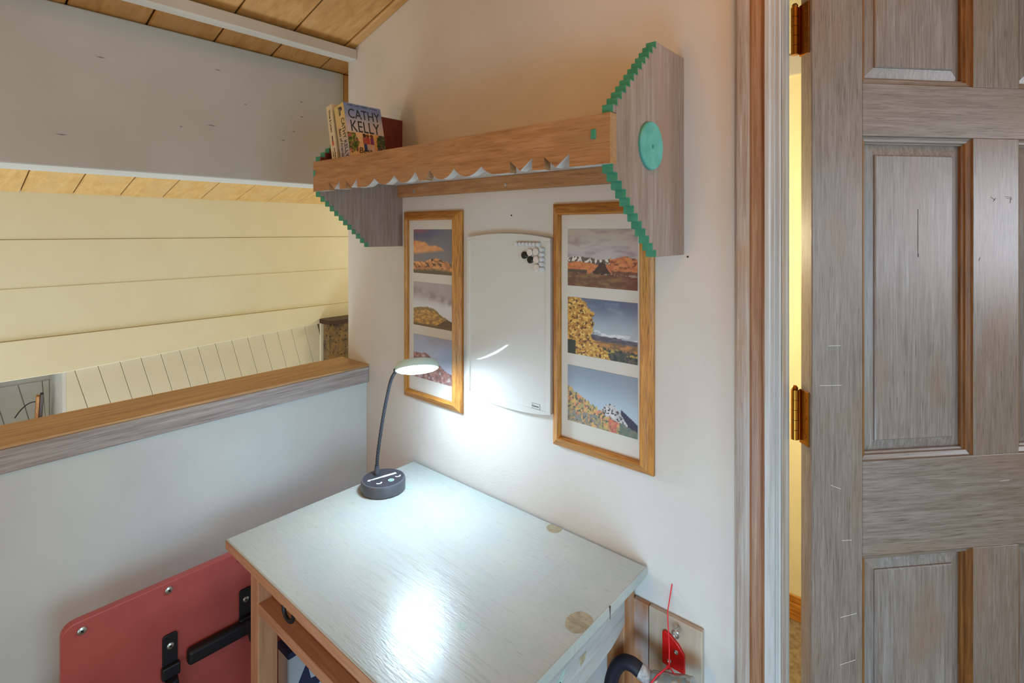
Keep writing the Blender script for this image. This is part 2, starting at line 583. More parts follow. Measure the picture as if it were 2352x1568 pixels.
cap = thing('trim_1', 'oak cap rail along the top of the half wall', 'trim', (-0.06, -1.2, 0.907), kind='structure')
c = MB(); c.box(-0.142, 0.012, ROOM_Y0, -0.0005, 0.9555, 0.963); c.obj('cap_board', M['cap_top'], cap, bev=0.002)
c = MB(); c.box(-0.0, 0.0125, ROOM_Y0, -0.0008, 0.907, 0.9555); c.obj('fascia', M['cap_front'], cap, bev=0.003)
c = MB(); c.box(-0.142, -0.106, ROOM_Y0, 0.0, 0.907, 0.9555); c.obj('fascia', M['cap_front'], cap)
c = MB(); c.box(-0.106, 0.0, ROOM_Y0, -0.0005, 0.9071, 0.9555); c.obj('filler', M['cap_front'], cap)

hd = MB()
hd.box(-0.365, -0.215, ROOM_Y0, 0.050, 1.533, 1.926)
hdo = hd.obj('wall_header', M['header'], loc=(-0.29, -0.5, 1.533), bev=0.004)
tag(hdo, 'broad white painted header beam above the opening over the half wall', 'beam', kind='structure')

hb = MB(); hb.box(-0.365, -0.217, 0.0515, 0.20, 1.56, 1.925)
tag(hb.obj('trim_7', M['plank'], loc=(-0.29, 0.12, 1.56), bev=0.002), 'warm wooden block at the end of the white header beam', 'trim', kind='structure')
for (yv, zv, ln) in ((-0.358, 1.846, .008), (-0.104, 1.752, .007), (-0.105, 1.800, .006), (-0.165, 1.668, .008), (-0.375, 1.683, .014), (-0.706, 1.611, .012), (-0.452, 1.668, .004), (-0.63, 1.815, .010), (-0.13, 1.70, .005), (-0.28, 1.76, .005)):
    m = MB(); m.prism([(yv - ln, zv), (yv, zv + .0016), (yv + ln, zv + .0004), (yv + ln * .2, zv - .0014)], YZ, -0.2151, -0.2146)
    m.obj('knot_mark', M['knot_dark'], hdo)
pur = MB()
pur.box(-0.100, -0.055, ROOM_Y0, 0.0, 1.930, 1.962)
o = pur.obj('trim_2', M['white_trim'], loc=(-0.08, -0.5, 1.93), bev=0.002)
tag(o, 'narrow white batten under the sloping plank ceiling', 'trim', kind='structure')

# ceiling: dark deck with planks running down the slope
def slope_box(x0, x1, y0, y1, dz0, dz1):
    m = MB()
    vs = [(x0, y0, ceil_z(x0) + dz0), (x1, y0, ceil_z(x1) + dz0), (x1, y1, ceil_z(x1) + dz0), (x0, y1, ceil_z(x0) + dz0),
          (x0, y0, ceil_z(x0) + dz1), (x1, y0, ceil_z(x1) + dz1), (x1, y1, ceil_z(x1) + dz1), (x0, y1, ceil_z(x0) + dz1)]
    m.add(vs, [(3, 2, 1, 0), (4, 5, 6, 7), (0, 1, 5, 4), (1, 2, 6, 5), (2, 3, 7, 6), (3, 0, 4, 7)])
    return m
ce = slope_box(-1.70, ROOM_X1, ROOM_Y0, 2.3, 0.020, 0.06).obj('ceiling', M['dark'], loc=(0, 0, 2.0))
tag(ce, 'sloping ceiling of whitewashed wooden planks with dark joints', 'ceiling', kind='structure')
y = -0.033
while y > ROOM_Y0 + 0.17:
    slope_box(-0.30, ROOM_X1, y - 0.1618, y, 0.0, 0.018).obj('plank', M['plank'], ce, bev=0.004, seg=1)
    y -= 0.166
y = 2.151
while y > ROOM_Y0 + 0.18:
    slope_box(-1.64, -0.302, y - 0.1702, y, 0.0, 0.018).obj('plank', M['plank2'], ce, bev=0.003, seg=1)
    y -= 0.174
slope_box(-0.30, -0.106, -0.031, 0.0585, 0.0, 0.018).obj('plank', M['plank'], ce, bev=0.003, seg=1)
for yy in (0.0, 0.166, 0.332, 0.498, 0.664, 0.83):
    slope_box(-0.30, -0.106, yy + 0.06, yy + 0.2235, 0.0, 0.018).obj('plank', M['plank'], ce, bev=0.003, seg=1)
tr = slope_box(-0.106, ROOM_X1, -0.031, 0.0, -0.004, 0.016).obj('trim_3', M['plank'], loc=(0.5, 0, 2.1), bev=0.004)
tag(tr, 'narrow wood strip where the plank ceiling meets the shelf wall', 'trim', kind='structure')

# far wall of the stairwell: lapped siding boards, slanted wainscot boards below, a niche on the left
FX = -1.614
fw = MB()
fw.box(FX - 0.10, FX - 0.045, ROOM_Y0 - 0.2, -0.4945 - 0.36, -2.5, 1.60)
fw.box(FX - 0.10, FX - 0.045, -0.4805, 2.2, -2.5, 1.60)
fw.box(FX - 0.10, FX - 0.045, -0.4945 - 0.37, -0.4805, 0.7705, 1.60)
fw.box(FX - 0.10, FX - 0.045, -0.4945 - 0.37, -0.4805, -2.5, 0.28)
farw = fw.obj('wall_far', M['wainscot'], loc=(FX, 0, 0))
tag(farw, 'cream wall of wide horizontal boards across the stairwell', 'wall', kind='structure')
zs = [1.62, 1.342, 1.135, 0.918]
YA, YB = ROOM_Y0 - 0.2, 2.2
for i in range(3):
    b = MB()
    t0, t1 = 0.0, -0.004
    lo, hi = zs[i + 1] + (0.0016 if i == 0 else 0.0002), zs[i]
    b.prism([(FX - 0.045, lo), (FX + 0.004 * i, lo), (FX - 0.002 + 0.004 * i, hi), (FX - 0.045, hi)], lambda p, q, d: (p, d, q), YA, YB)
    b.obj('siding_board', M['siding'], farw, bev=0.0006, seg=1)
# lowest board has a rising lower edge to the right of the niche
def low_edge(yv):
    return 0.753 if yv < -0.4945 else 0.7507 + (yv + 0.4945) * 0.0455
b = MB()
b.prism([(YA, zs[3] - 0.001), (YA, 0.753), (-0.4945, 0.7515), (YB, low_edge(YB)), (YB, zs[3] - 0.001)], YZ, FX - 0.045, FX + 0.014)
b.obj('siding_board', M['siding'], farw, bev=0.002, seg=1)
# slanted tongue-and-groove boards (leaning top to the left)
SL = 0.26
def wains(y_top, wdt, z_top, z_bot, x0, x1):
    m = MB()
    g = 0.0009
    a0, a1 = y_top + g, y_top + wdt - g
    zt0, zt1 = (z_top(a0), z_top(a1)) if callable(z_top) else (z_top, z_top)
    m.prism([(a0, zt0), (a1, zt1), (a1 + (zt1 - z_bot) * SL, z_bot), (a0 + (zt0 - z_bot) * SL, z_bot)], YZ, x0, x1)
    m.obj('wainscot_board', M['wainscot'], farw, bev=0.0012, seg=1)
yy = -0.4885
b = MB()   # first piece beside the niche fills the corner
b.prism([(-0.4805, low_edge(-0.48)), (-0.4525, low_edge(-0.452)), (-0.4525 + (0.45) * SL, 0.30), (-0.4805, 0.30)], YZ, FX - 0.044, FX + 0.004)
b.obj('wainscot_board', M['wainscot'], farw, bev=0.002, seg=1)
k = 0
while yy + 0.036 + 0.083 * k < 0.70:
    wains(-0.452 + 0.0835 * k, 0.0835, low_edge, 0.30, FX - 0.044, FX + 0.004)
    k += 1
b = MB(); b.box(FX - 0.044, FX + 0.010, 0.735, 0.79, 0.25, 0.806); b.obj('corner_board', M['siding'], farw, bev=0.002)
b = MB(); b.box(FX - 0.044, FX + 0.012, 0.755, 0.80, 0.752, 0.803); b.obj('corner_board', M['siding'], farw, bev=0.002)
# niche
nb = MB()
nb.box(FX - 0.34, FX - 0.32, -0.87, -0.48, 0.28, 0.77)
nb.box(FX - 0.32, FX - 0.045, -0.87, -0.855, 0.28, 0.77)
nb.box(FX - 0.32, FX + 0.003, -0.4946, -0.4808, 0.28, 0.77)
nb.box(FX - 0.32, FX - 0.045, -0.855, -0.4945, 0.752, 0.77)
nb.box(FX - 0.32, FX - 0.045, -0.855, -0.4945, 0.28, 0.30)
nb.obj('niche', M['niche'], farw)
for k in range(5):
    m = MB()
    a0 = -0.86 + 0.085 * k
    m.prism([(a0, 0.66), (min(a0 + 0.082, -0.496), 0.66), (min(a0 + 0.082 + 0.08, -0.496), 0.30), (min(a0 + 0.08, -0.498), 0.30)], YZ, FX - 0.32, FX - 0.312)
    m.obj('wainscot_board', M['niche'], farw, bev=0.0015, seg=1)
lf = thing('leaning_frame', 'small dark wooden frame leaning in the niche across the stairwell', 'frame', (FX - 0.2, -0.53, 0.30))
m = MB(); m.obox((FX - 0.20, -0.545, 0.475), (0.93, 0, -0.37), (0, 1, 0), (0.37, 0, 0.93), 0.018, 0.012, 0.36); m.obj('side_bar', M['mantel'], lf, bev=0.002)
m = MB(); m.obox((FX - 0.21, -0.557, 0.475), (0.93, 0, -0.37), (0, 1, 0), (0.37, 0, 0.93), 0.018, 0.012, 0.34); m.obj('backing_board', M['oak'], lf, bev=0.002)
m = MB(); m.tube([(FX - 0.17, -0.56 - 0.012 * i, 0.60 + 0.004 * i - 0.0022 * i * i) for i in range(7)], 0.0025, 6); m.obj('hanging_wire', M['black'], lf)

ch = thing('stone_chimney', 'mottled brown stone chimney corner at the end of the stairwell wall', 'chimney', (FX + 0.10, 1.05, -2.5))
m = MB()
ny, nz = 14, 60
vs = []
for j in range(nz + 1):
    for i in range(ny + 1):
        yv = 0.744 + 0.6 * i / ny
        zv = -2.5 + 3.308 * j / nz
        vs.append((FX + 0.10 + 0.012 * fb(yv * 9, zv * 9, 3), yv + (0.008 * fb(zv * 11, 3, 1) if i == 0 else 0), zv))
m.add(vs, [(j * (ny + 1) + i, j * (ny + 1) + i + 1, (j + 1) * (ny + 1) + i + 1, (j + 1) * (ny + 1) + i) for j in range(nz) for i in range(ny)])
m.box(FX + 0.018, FX + 0.088, 0.750, 1.34, -2.5, 0.806)
m.obj('stone_face', M['stone'], ch)
m = MB(); m.box(FX + 0.018, FX + 0.125, 0.722, 1.40, 0.809, 0.838); m.obj('mantel_slab', M['mantel'], ch, bev=0.004)

# floors
f = MB(); f.box(-0.106, ROOM_X1, ROOM_Y0, 1.2, -0.06, 0.0)
tag(f.obj('floor', M['floor'], loc=(1, -1, -0.06)), 'tan woven carpet floor of the loft and the hall', 'floor', kind='structure')
f = MB(); f.box(-1.72, -0.106, ROOM_Y0 - 0.2, 2.3, -2.56, -2.5)
tag(f.obj('floor_lower', M['floor'], loc=(-0.9, 0, -2.56)), 'carpet floor far below in the stairwell', 'floor', kind='structure')

# hall behind the door
h = MB(); h.box(0.0, 3.4, 1.124, 1.2, 0.0, 2.30)
hwall = h.obj('wall_hall', M['hallwall'], loc=(1.5, 1.15, 0))
tag(hwall, 'warm yellow hall wall seen through the gap of the door', 'wall', kind='structure')
h = MB(); h.box(0.0, 3.4, 1.112, 1.124, 1.935, 2.005); h.obj('picture_rail', M['white_trim'], hwall, bev=0.002)
h = MB(); h.box(0.06, 3.4, 1.110, 1.124, 0.0, 0.060); h.box(0.06, 3.4, 1.114, 1.124, 0.060, 0.085)
tag(h.obj('baseboard_hall', M['oak_h'], loc=(1.5, 1.11, 0), bev=0.003), 'oak baseboard at the foot of the yellow hall wall', 'baseboard', kind='structure')
h = MB(); h.box(-0.106, 0.0, 0.058, 1.2, 0.0, 1.955)
tag(h.obj('wall_hall_left', M['hallwall'], loc=(-0.05, 0.6, 0)), 'end wall of the hall beside the stairwell', 'wall', kind='structure')

# door casing and jamb
def casing(x0, x1, sgn):
    m = MB()
    pr = [(0, 0), (0, -.012), (.006, -.018), (.022, -.018), (.026, -.0165), (.030, -.018), (.038, -.0165), (.044, -.0135), (.050, -.0175), (.056, -.0165), (.0585, -.012), (.063, -.0115), (.063, 0)]
    pts = [(x0 + p if sgn > 0 else x1 - p, q) for p, q in pr]
    m.prism(pts, XY, 0.0, 2.06)
    for i in range(len(pr)):                      # the bead strips took more stain
        if 4 <= i <= 7:
            m.mi[2 + i] = 1
        elif i >= 8:
            m.mi[2 + i] = 2
    return m
tag(casing(1.1235, 1.1865, 1).obj('trim_4', [M['casing'], M['casing_bead'], M['jamb']], loc=(1.15, 0, 0), smooth=28), 'moulded pickled-wood door casing right of the shelf', 'trim', kind='structure')
m = MB(); m.box(1.1890, 1.1935, -0.002, 0.058, 0.0, 2.0)
jb = m.obj('trim_5', M['jamb'], loc=(1.19, 0.03, 0), bev=0.0015)
tag(jb, 'pale washed door jamb on the hinge side', 'trim', kind='structure')
m = MB(); m.box(1.1935, 1.1955, 0.004, 0.026, 0.0, 2.0); m.obj('stop_strip', M['casing'], jb, bev=0.001)
m = MB(); m.box(1.919, 1.93, -0.002, 0.058, 0.0, 2.0)
tag(m.obj('trim_6', M['jamb'], loc=(1.925, 0.03, 0)), 'door jamb on the latch side of the doorway', 'trim', kind='structure')

# ------------------------------------------------------------------ door (swung open into the hall)
ANG = math.atan2(0.739, 0.674)
DT = 0.029
door = thing('door_1', 'grey-washed six-panel wooden door standing half open', 'door', (1.208 + 0.739 * DT, 0.072 - 0.674 * DT, 0.0), kind='structure', rot=(0, 0, ANG))
# local frame: x along the door, y = 0 front face (positive y = into the door), z up
SX = [0.0, 0.0935, 0.3060, 0.3970, 0.6095, 0.703]
ZR = [0.012, 0.22, 0.823, 0.985, 1.5428, 1.6328, 1.872, 1.985]
for a, b_ in ((0, 1), (4, 5)):
    m = MB(); m.box(SX[a], SX[b_], 0, DT, ZR[0], ZR[7]); m.obj('stile', M['door_v'], door, bev=0.0016, local=True)
for a in (0, 2, 4, 6):
    m = MB(); m.box(SX[1], SX[4], 0.0003, DT, ZR[a], ZR[a + 1]); m.obj('rail', M['door_h'], door, bev=0.0010, local=True)
for a in (1, 3, 5):
    m = MB(); m.box(SX[2], SX[3], 0.0001, DT, ZR[a], ZR[a + 1]); m.obj('mullion', M['door_v'], door, bev=0.0010, local=True)
def quad_ring(m, r0, d0, r1, d1):
    """ring between two rectangles (x0,x1,z0,z1) at two depths"""
    A = [(r0[0], d0, r0[2]), (r0[1], d0, r0[2]), (r0[1], d0, r0[3]), (r0[0], d0, r0[3])]
    B = [(r1[0], d1, r1[2]), (r1[1], d1, r1[2]), (r1[1], d1, r1[3]), (r1[0], d1, r1[3])]
    m.add(A + B, [(i, (i + 1) % 4, 4 + (i + 1) % 4, 4 + i) for i in range(4)])
def inset(r, k):
    return (r[0] + k, r[1] - k, r[2] + k, r[3] - k)
for zi in (1, 3, 5):
    for xi in (1, 3):
        R = (SX[xi], SX[xi + 1], ZR[zi], ZR[zi + 1])
        # sticking: two small steps down to the panel
        prof = [(0.0, 0.0006), (0.0015, 0.004), (0.005, 0.0055), (0.0085, 0.0065), (0.0095, 0.010), (0.0125, 0.0115), (0.013, 0.016)]
        for side in range(4):
            m = MB()
            for (k0, d0), (k1, d1) in zip(prof, prof[1:]):
                a, b_ = inset(R, k0), inset(R, k1)
                A = [(a[0], d0, a[2]), (a[1], d0, a[2]), (a[1], d0, a[3]), (a[0], d0, a[3])]
                B = [(b_[0], d1, b_[2]), (b_[1], d1, b_[2]), (b_[1], d1, b_[3]), (b_[0], d1, b_[3])]
                i, j = side, (side + 1) % 4
                m.add([A[i], A[j], B[j], B[i]], [(0, 1, 2, 3)])
            m.obj('bead', M['door_bead'] if side in (1, 3) else M['door_h'], door, local=True)
        m = MB()
        r0, r1, r2 = inset(R, 0.012), inset(R, 0.031), inset(R, 0.033)
        quad_ring(m, r0, 0.0165, r1, 0.0125)
        quad_ring(m, r1, 0.0125, r1, 0.0100)
        quad_ring(m, r1, 0.0100, r2, 0.0085)
        m.add([(r2[0], .0085, r2[2]), (r2[1], .0085, r2[2]), (r2[1], .0085, r2[3]), (r2[0], .0085, r2[3])], [(0, 1, 2, 3)])
        m.box(R[0], R[1], 0.0168, DT - 0.004, R[2], R[3])
        m.obj('panel', M['door_p'], door, local=True)
# hinges: knuckles on the far corner, leaf on the door edge
for z0, z1 in ((1.687, 1.770), (1.0156, 1.1029), (0.30, 0.386)):
    hg = bpy.data.objects.new('hinge', None)
    hg.empty_display_size = 0.03
    COL.objects.link(hg)
    hg.parent = door
    m = MB(); m.box(-0.0022, 0.0, 0.006, DT + 0.001, z0 - 0.004, z1 + 0.002); m.box(-0.0085, -0.0005, DT + 0.0002, DT + 0.0022, z0, z1); m.obj('leaf', M['brass'], hg, bev=0.0008, local=True)
    cx, cy = -0.0085, DT + 0.0035
    nseg = 5
    for k in range(nseg):
        a = z0 + (z1 - z0) * k / nseg
        b_ = z0 + (z1 - z0) * (k + 1) / nseg
        m = MB(); m.lathe((cx, cy, 0), (0, 0, 1), [(0, a + .0004), (.0062, a + .0004), (.0062, b_ - .0004), (0, b_ - .0004)], 16)
        m.obj('knuckle', M['brass'], hg, smooth=30, local=True)
    m = MB(); m.lathe((cx, cy, 0), (0, 0, 1), [(0, z1), (.0045, z1), (.0055, z1 + .003), (.003, z1 + .007), (0, z1 + .0075)], 14)
    m.obj('pin_tip', M['brass'], hg, smooth=30, local=True)
    for zz in (z0 + 0.012, z0 + 0.043, z1 - 0.014):
        m = MB(); m.lathe((-0.0022, 0.015, zz), (-1, 0, 0), [(.0032, 0), (.003, .0008), (0, .0009)], 12)
        m.obj('screw', M['brass'], hg, smooth=30, local=True)
# paint scrapes on the door
for (sx, zz, ln, an) in ((0.030, 1.185, 0.022, 0.0), (0.014, 1.118, 0.040, -0.02), (0.033, 0.945, 0.020, -0.4), (0.055, 0.853, 0.018, -0.02), (0.052, 0.725, 0.03, 0.15), (0.36, 0.938, 0.018, 0.05), (0.05, 0.645, 0.03, 0.2)):
    m = MB(); m.obox((sx + ln / 2, -0.0001, zz), (math.cos(an), 0, math.sin(an)), (0, 1, 0), (-math.sin(an), 0, math.cos(an)), ln, 0.0003, 0.0007)
    m.obj('scrape', M['mag_pin'], door, local=True)

for (sx, z0, z1, wd, yy) in ((0.206, 1.336, 1.418, 0.0010, 0.0083), (0.206, 1.334, 1.340, 0.0018, 0.0083)):
    m = MB(); m.box(sx, sx + wd, yy, yy + 0.0004, z0, z1); m.obj('crack', M['ink'], door, local=True)
for (sx, zz, ln, an) in ((0.345, 1.437, 0.010, -0.5), (0.348, 1.435, 0.008, 0.9), (0.376, 1.440, 0.013, -0.1), (0.378, 1.437, 0.012, -0.15), (0.380, 1.434, 0.010, 1.4), (0.318, 1.33, 0.006, 1.2)):
    m = MB(); m.obox((sx, -0.0001, zz), (math.cos(an), 0, math.sin(an)), (0, 1, 0), (-math.sin(an), 0, math.cos(an)), ln, 0.0003, 0.0008)
    m.obj('scuff', M['mantel'], door, local=True)

# ================================================================== THINGS
# ------------------------------------------------------------------ desk
desk = thing('desk', 'worn whitewashed pine desk standing in the corner with a lamp on it', 'desk', (0.6, -0.25, 0.0))
m = MB(); m.box(0.240, 0.957, -0.506, -0.006, 0.706, 0.727)
dt = m.obj('desk_top', [M['desk_top']], desk, bev=0.003)
m = MB(); m.box(0.2402, 0.9568, -0.5066, -0.5059, 0.7072, 0.7246); m.obj('front_edge', M['pine_x'], desk)
for lx in (0.251, 0.893):
    for ly in (-0.460, -0.050):
        m = MB(); m.box(lx, lx + 0.038, ly, ly + 0.042, 0.0, 0.706)
        m.obj('leg', M['pine_leg'] if (lx > .5 and ly > -.2) else M['pine'], desk, bev=0.002)
m = MB(); m.box(0.289, 0.893, -0.4300, -0.412, 0.575, 0.706); m.obj('front_apron', M['pine_x'], desk, bev=0.0015)
m = MB(); m.box(0.289, 0.893, -0.460, -0.4302, 0.566, 0.588); m.obj('lower_rail', M['pine_x'], desk, bev=0.0015)
m = MB(); m.box(0.289, 0.893, -0.4118, -0.05, 0.575, 0.583); m.obj('drawer_floor', M['pine_x'], desk)
m = MB(); m.box(0.289, 0.893, -0.03, -0.012, 0.592, 0.706); m.obj('back_apron', M['pine_x'], desk)
for ax in (0.262, 0.917):
    pts = [(-0.418, 0.706), (-0.05, 0.706), (-0.05, 0.628), (-0.075, 0.618), (-0.10, 0.611), (-0.15, 0.606), (-0.33, 0.606), (-0.38, 0.612), (-0.405, 0.620), (-0.418, 0.632)]
    m = MB(); m.prism(pts, YZ, ax, ax + 0.016)
    m.obj('side_apron', M['pine_y'], desk, bev=0.0015)
def blob(cx, cy, rx, ry, seed, n=26):
    return [(cx + rx * math.cos(2 * PI * i / n) * (1 + .10 * fb(i * .9, seed, 1, 2)), cy + ry * math.sin(2 * PI * i / n) * (1 + .10 * fb(i * .9, seed, 2, 2))) for i in range(n)]
m = MB(); m.prism([(p, min(q, -0.0075)) for p, q in blob(0.742, -0.018, 0.017, 0.017, 1)], XY, 0.7268, 0.7274); m.obj('knot', M['knot'], desk)
m = MB(); m.prism([(min(p, 0.9555), q) for p, q in blob(0.938, -0.214, 0.022, 0.026, 2)], XY, 0.7268, 0.7274); m.obj('knot', M['knot'], desk)
m = MB(); m.prism(blob(0.352, -0.112, 0.012, 0.008, 5), XY, 0.7268, 0.7272); m.obj('knot', M['knot_green'], desk)
m = MB(); m.prism(blob(0.795, -0.348, 0.010, 0.008, 3), XY, 0.7268, 0.7272); m.obj('knot', M['knot_green'], desk)
m = MB(); m.prism([(-0.243, 0.694), (-0.222, 0.694), (-0.226, 0.684), (-0.238, 0.678)], YZ, 0.9568, 0.9573); m.obj('edge_chip', M['knot'], desk)
m = MB(); m.prism([(-0.149, 0.7265), (-0.145, 0.7265), (-0.1465, 0.703)], YZ, 0.9567, 0.9575); m.obj('edge_chip', M['mantel'], desk)
# teal paint patch with scribbles on the side apron
pt = [(-0.247, 0.671), (-0.262, 0.664), (-0.300, 0.648), (-0.322, 0.622), (-0.318, 0.608), (-0.282, 0.608), (-0.262, 0.636)]
m = MB(); m.prism(pt, YZ, 0.9329, 0.9336)
pa = m.obj('paint_patch', M['knot_green'], desk); pa['label'] = 'pale teal paint patch with small dark scribbles'
m = MB()
for i in range(16):
    yy, zz = -0.262 - 0.002 * (i % 3) - 0.0018 * i, 0.655 - 0.0028 * i
    m.obox((0.9338, yy, zz), (1, 0, 0), (0, .7, .7 if i % 2 else -.7), (0, -.7 if i % 2 else .7, .7), 0.0004, 0.005, 0.0012)
sc_ = m.obj('scribble', M['ink'], pa)
# hook on the front apron
m = MB()
path = [(0.4435, -0.480, 0.7065), (0.4445, -0.480, 0.685), (0.446, -0.480, 0.672)]
for i in range(1, 9):
    a = PI * i / 8
    path.append((0.465 - 0.019 * math.cos(a), -0.480, 0.664 - 0.014 * math.sin(a)))
path.append((0.4855, -0.480, 0.677))
m.tube(path, 0.0040, 10)
m.obj('coat_hook', M['black'], desk, smooth=40)

# ------------------------------------------------------------------ desk lamp
LZ = 0.7275
lamp = thing('desk_lamp', 'lit black gooseneck LED lamp with a round head on the desk', 'lamp', (0.311, -0.1587, LZ))
B = Vector((0.311, -0.1587, LZ))
m = MB(); m.lathe(B, (0, 0, 1), [(0, 0), (.053, 0), (.0548, .002), (.0548, .024), (.0535, .0275), (.0505, .0285), (0, .0285)], 56)
base = m.obj('base', M['lamp_black'], lamp, smooth=30)
m = MB(); m.lathe(B, (0, 0, 1), [(0, .0284), (.0497, .0284), (.0497, .0290), (0, .0290)], 56)
m.obj('base_top', M['lamp_top'], lamp, smooth=30)
# printed marks lie in the camera-facing half of the top; axes along the room diagonal
rr = Vector((0.756, 0.655, 0)); dd = Vector((-0.655, 0.756, 0))
# pads run along a line turned slightly into the room
ru = Vector((0.225, 0.974, 0)).normalized(); rv = Vector((-ru.y, ru.x, 0))
def onb(a, b_):
    return B + ru * a + rv * b_ + Vector((0, 0, 0.0291))
def flat(pts, name, mat, h=0.0003):
    m = MB()
    k = len(pts)
    P = [onb(a, b_) for a, b_ in pts]
    m.add(P + [p + Vector((0, 0, h)) for p in P], [list(range(k))[::-1], list(range(k, 2 * k))] + [(i, (i + 1) % k, k + (i + 1) % k, k + i) for i in range(k)])
    return m.obj(name, mat, lamp)
ru_b = 0.004
flat([(-.041, ru_b - .002), (-.035, ru_b - .006), (-.034, ru_b - .001), (-.024, ru_b - .003), (-.0005, ru_b - .003), (0, ru_b), (0.0005, ru_b - .004), (.036, ru_b - .004), (.036, ru_b + .004), (.0005, ru_b + .004), (-.001, ru_b + .003), (-.024, ru_b + .003), (-.026, ru_b + .002), (-.035, ru_b + .003), (-.037, ru_b + .004)], 'brightness_bar', M['icon'])
def half_ring(cx, cy, r0, r1, a0, a1, n=14):
    return [(cx + r1 * math.cos(a0 + (a1 - a0) * i / n), cy + r1 * math.sin(a0 + (a1 - a0) * i / n)) for i in range(n + 1)] + \
           [(cx + r0 * math.cos(a1 + (a0 - a1) * i / n), cy + r0 * math.sin(a1 + (a0 - a1) * i / n)) for i in range(n + 1)]
flat(half_ring(-0.020, -0.0205, .004, .0078, PI, 2 * PI), 'touch_mark', M['icon'])
flat(half_ring(0.033, -0.0125, .004, .0078, PI, 2 * PI), 'touch_mark', M['icon'])
flat(half_ring(0.010, -0.0250, .0045, .0075, 0, 2 * PI - .01, 24), 'touch_mark', M['icon_teal'])
flat(half_ring(0.010, -0.0250, .0008, .0026, 0, 2 * PI - .01, 16), 'touch_mark', M['icon_teal'])
# stem
ST = Vector((0.2854, -0.1603, LZ + 0.0285))
HC = Vector((0.4295, -0.1466, 1.0477))
tilt = math.radians(25)
hn = Vector((0.350, -0.238, -0.906)).normalized()   # the lit side faces this way
side = rr - hn * rr.dot(hn)
side.normalize()
ctrl = [ST, ST + Vector((0.002, 0.001, 0.05)), ST + rr * 0.013 + Vector((0.004, -0.001, 0.14)), ST + rr * 0.027 + Vector((0.006, -0.002, 0.215)),
        ST + rr * 0.034 + Vector((0.010, -0.002, 0.250)), ST + rr * 0.048 + Vector((0.014, -0.004, 0.276)), HC - side * 0.052 + hn * -0.004]
def catmull(P, n):
    out = []
    P = [P[0] * 2 - P[1]] + P + [P[-1] * 2 - P[-2]]
    for i in range(1, len(P) - 2):
        for k in range(n):
            t = k / n
            a, b_, c_, d_ = P[i - 1], P[i], P[i + 1], P[i + 2]
            out.append(0.5 * ((2 * b_) + (c_ - a) * t + (2 * a - 5 * b_ + 4 * c_ - d_) * t * t + (3 * b_ - a - 3 * c_ + d_) * t ** 3))
    out.append(P[-2])
    return out
pth = catmull(ctrl, 40)
m = MB(); m.tube(pth, 0.004, 12, rs=[0.0041 if (i // 2) % 2 else 0.0046 for i in range(len(pth))])
m.obj('gooseneck', M['lamp_neck'], lamp, smooth=50)
m = MB(); m.lathe(ST, (0, 0, 1), [(.0078, -.001), (.0078, .010), (.0062, .013), (.0055, .024), (0, .024)], 20); m.obj('collar', M['lamp_top'], lamp, smooth=40)
m = MB(); m.lathe(HC, hn, [(0, -.020), (.040, -.020), (.0478, -.0175), (.051, -.012), (.0522, -.002), (.0515, .0), (.0498, .0002)], 64)
m.obj('lamp_head', M['lamp_head'], lamp, smooth=35)
m = MB(); m.lathe(HC, hn, [(.0499, -.0012), (.0485, .0012), (.044, .0034), (.036, .0053), (.022, .0066), (0, .0072)], 64)
m.obj('diffuser', M['led'], lamp, smooth=35)

# ------------------------------------------------------------------ wall shelf
sh = thing('wall_shelf', 'wooden wall shelf with turquoise stepped end brackets and a cut-out front rail', 'shelf', (0.6, 0.0, 1.33))
ZC = 1.5185
def half_outline(sgn):
    pts = []
    yv, dz = -0.268, 0.0385
    pts.append((-0.2498, ZC + sgn * dz))
    for k in range(12):
        yv += 0.013 if k else 0.008
        pts.append((yv, ZC + sgn * dz))
        dz += 0.01205
        pts.append((yv, ZC + sgn * dz))
    pts.append((0.0, ZC + sgn * dz))
    return pts
outline = half_outline(1) + half_outline(-1)[::-1]
panels = []
for (xa, xb) in ((0.1637, 0.1817), (1.0105, 1.0285)):
    m = MB()
    m.prism(outline, YZ, xa, xb)
    p = m.obj('end_bracket', M['shelf_v'], sh, bev=0.0006, seg=1)
    panels.append(p)
    for sgn in (1, -1):
        h_ = half_outline(sgn)
        m = MB()
        for (a, b_) in zip(h_[1:-1], h_[2:]):
            if abs(a[0] - b_[0]) < 1e-6:           # upright face of a step
                z0, z1 = sorted((a[1], b_[1]))
                m.box(xa - .0004, xb + .0002, a[0] - .0008, a[0] + .0002, z0 + .0001, z1)
            elif b_[0] < -0.01:
                y0, y1 = sorted((a[0], b_[0]))
                zz = a[1]
                m.box(xa - .0004, xb + .0002, y0, y1, zz - (.0008 if sgn < 0 else .0001), zz + (.0008 if sgn > 0 else .0001))
        q = m.obj('painted_edge', M['teal'], p)
        q['label'] = 'turquoise painted stepped edge'
# shade painted in dark red on the inner face above the shelf board (left bracket)
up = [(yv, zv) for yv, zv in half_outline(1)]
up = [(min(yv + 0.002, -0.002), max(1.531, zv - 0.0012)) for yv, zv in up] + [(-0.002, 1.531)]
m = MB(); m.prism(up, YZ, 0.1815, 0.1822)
q = m.obj('shaded_face', M['shelf_in'], panels[0]); q['label'] = 'dark red inner face above the board, shade in its colour'
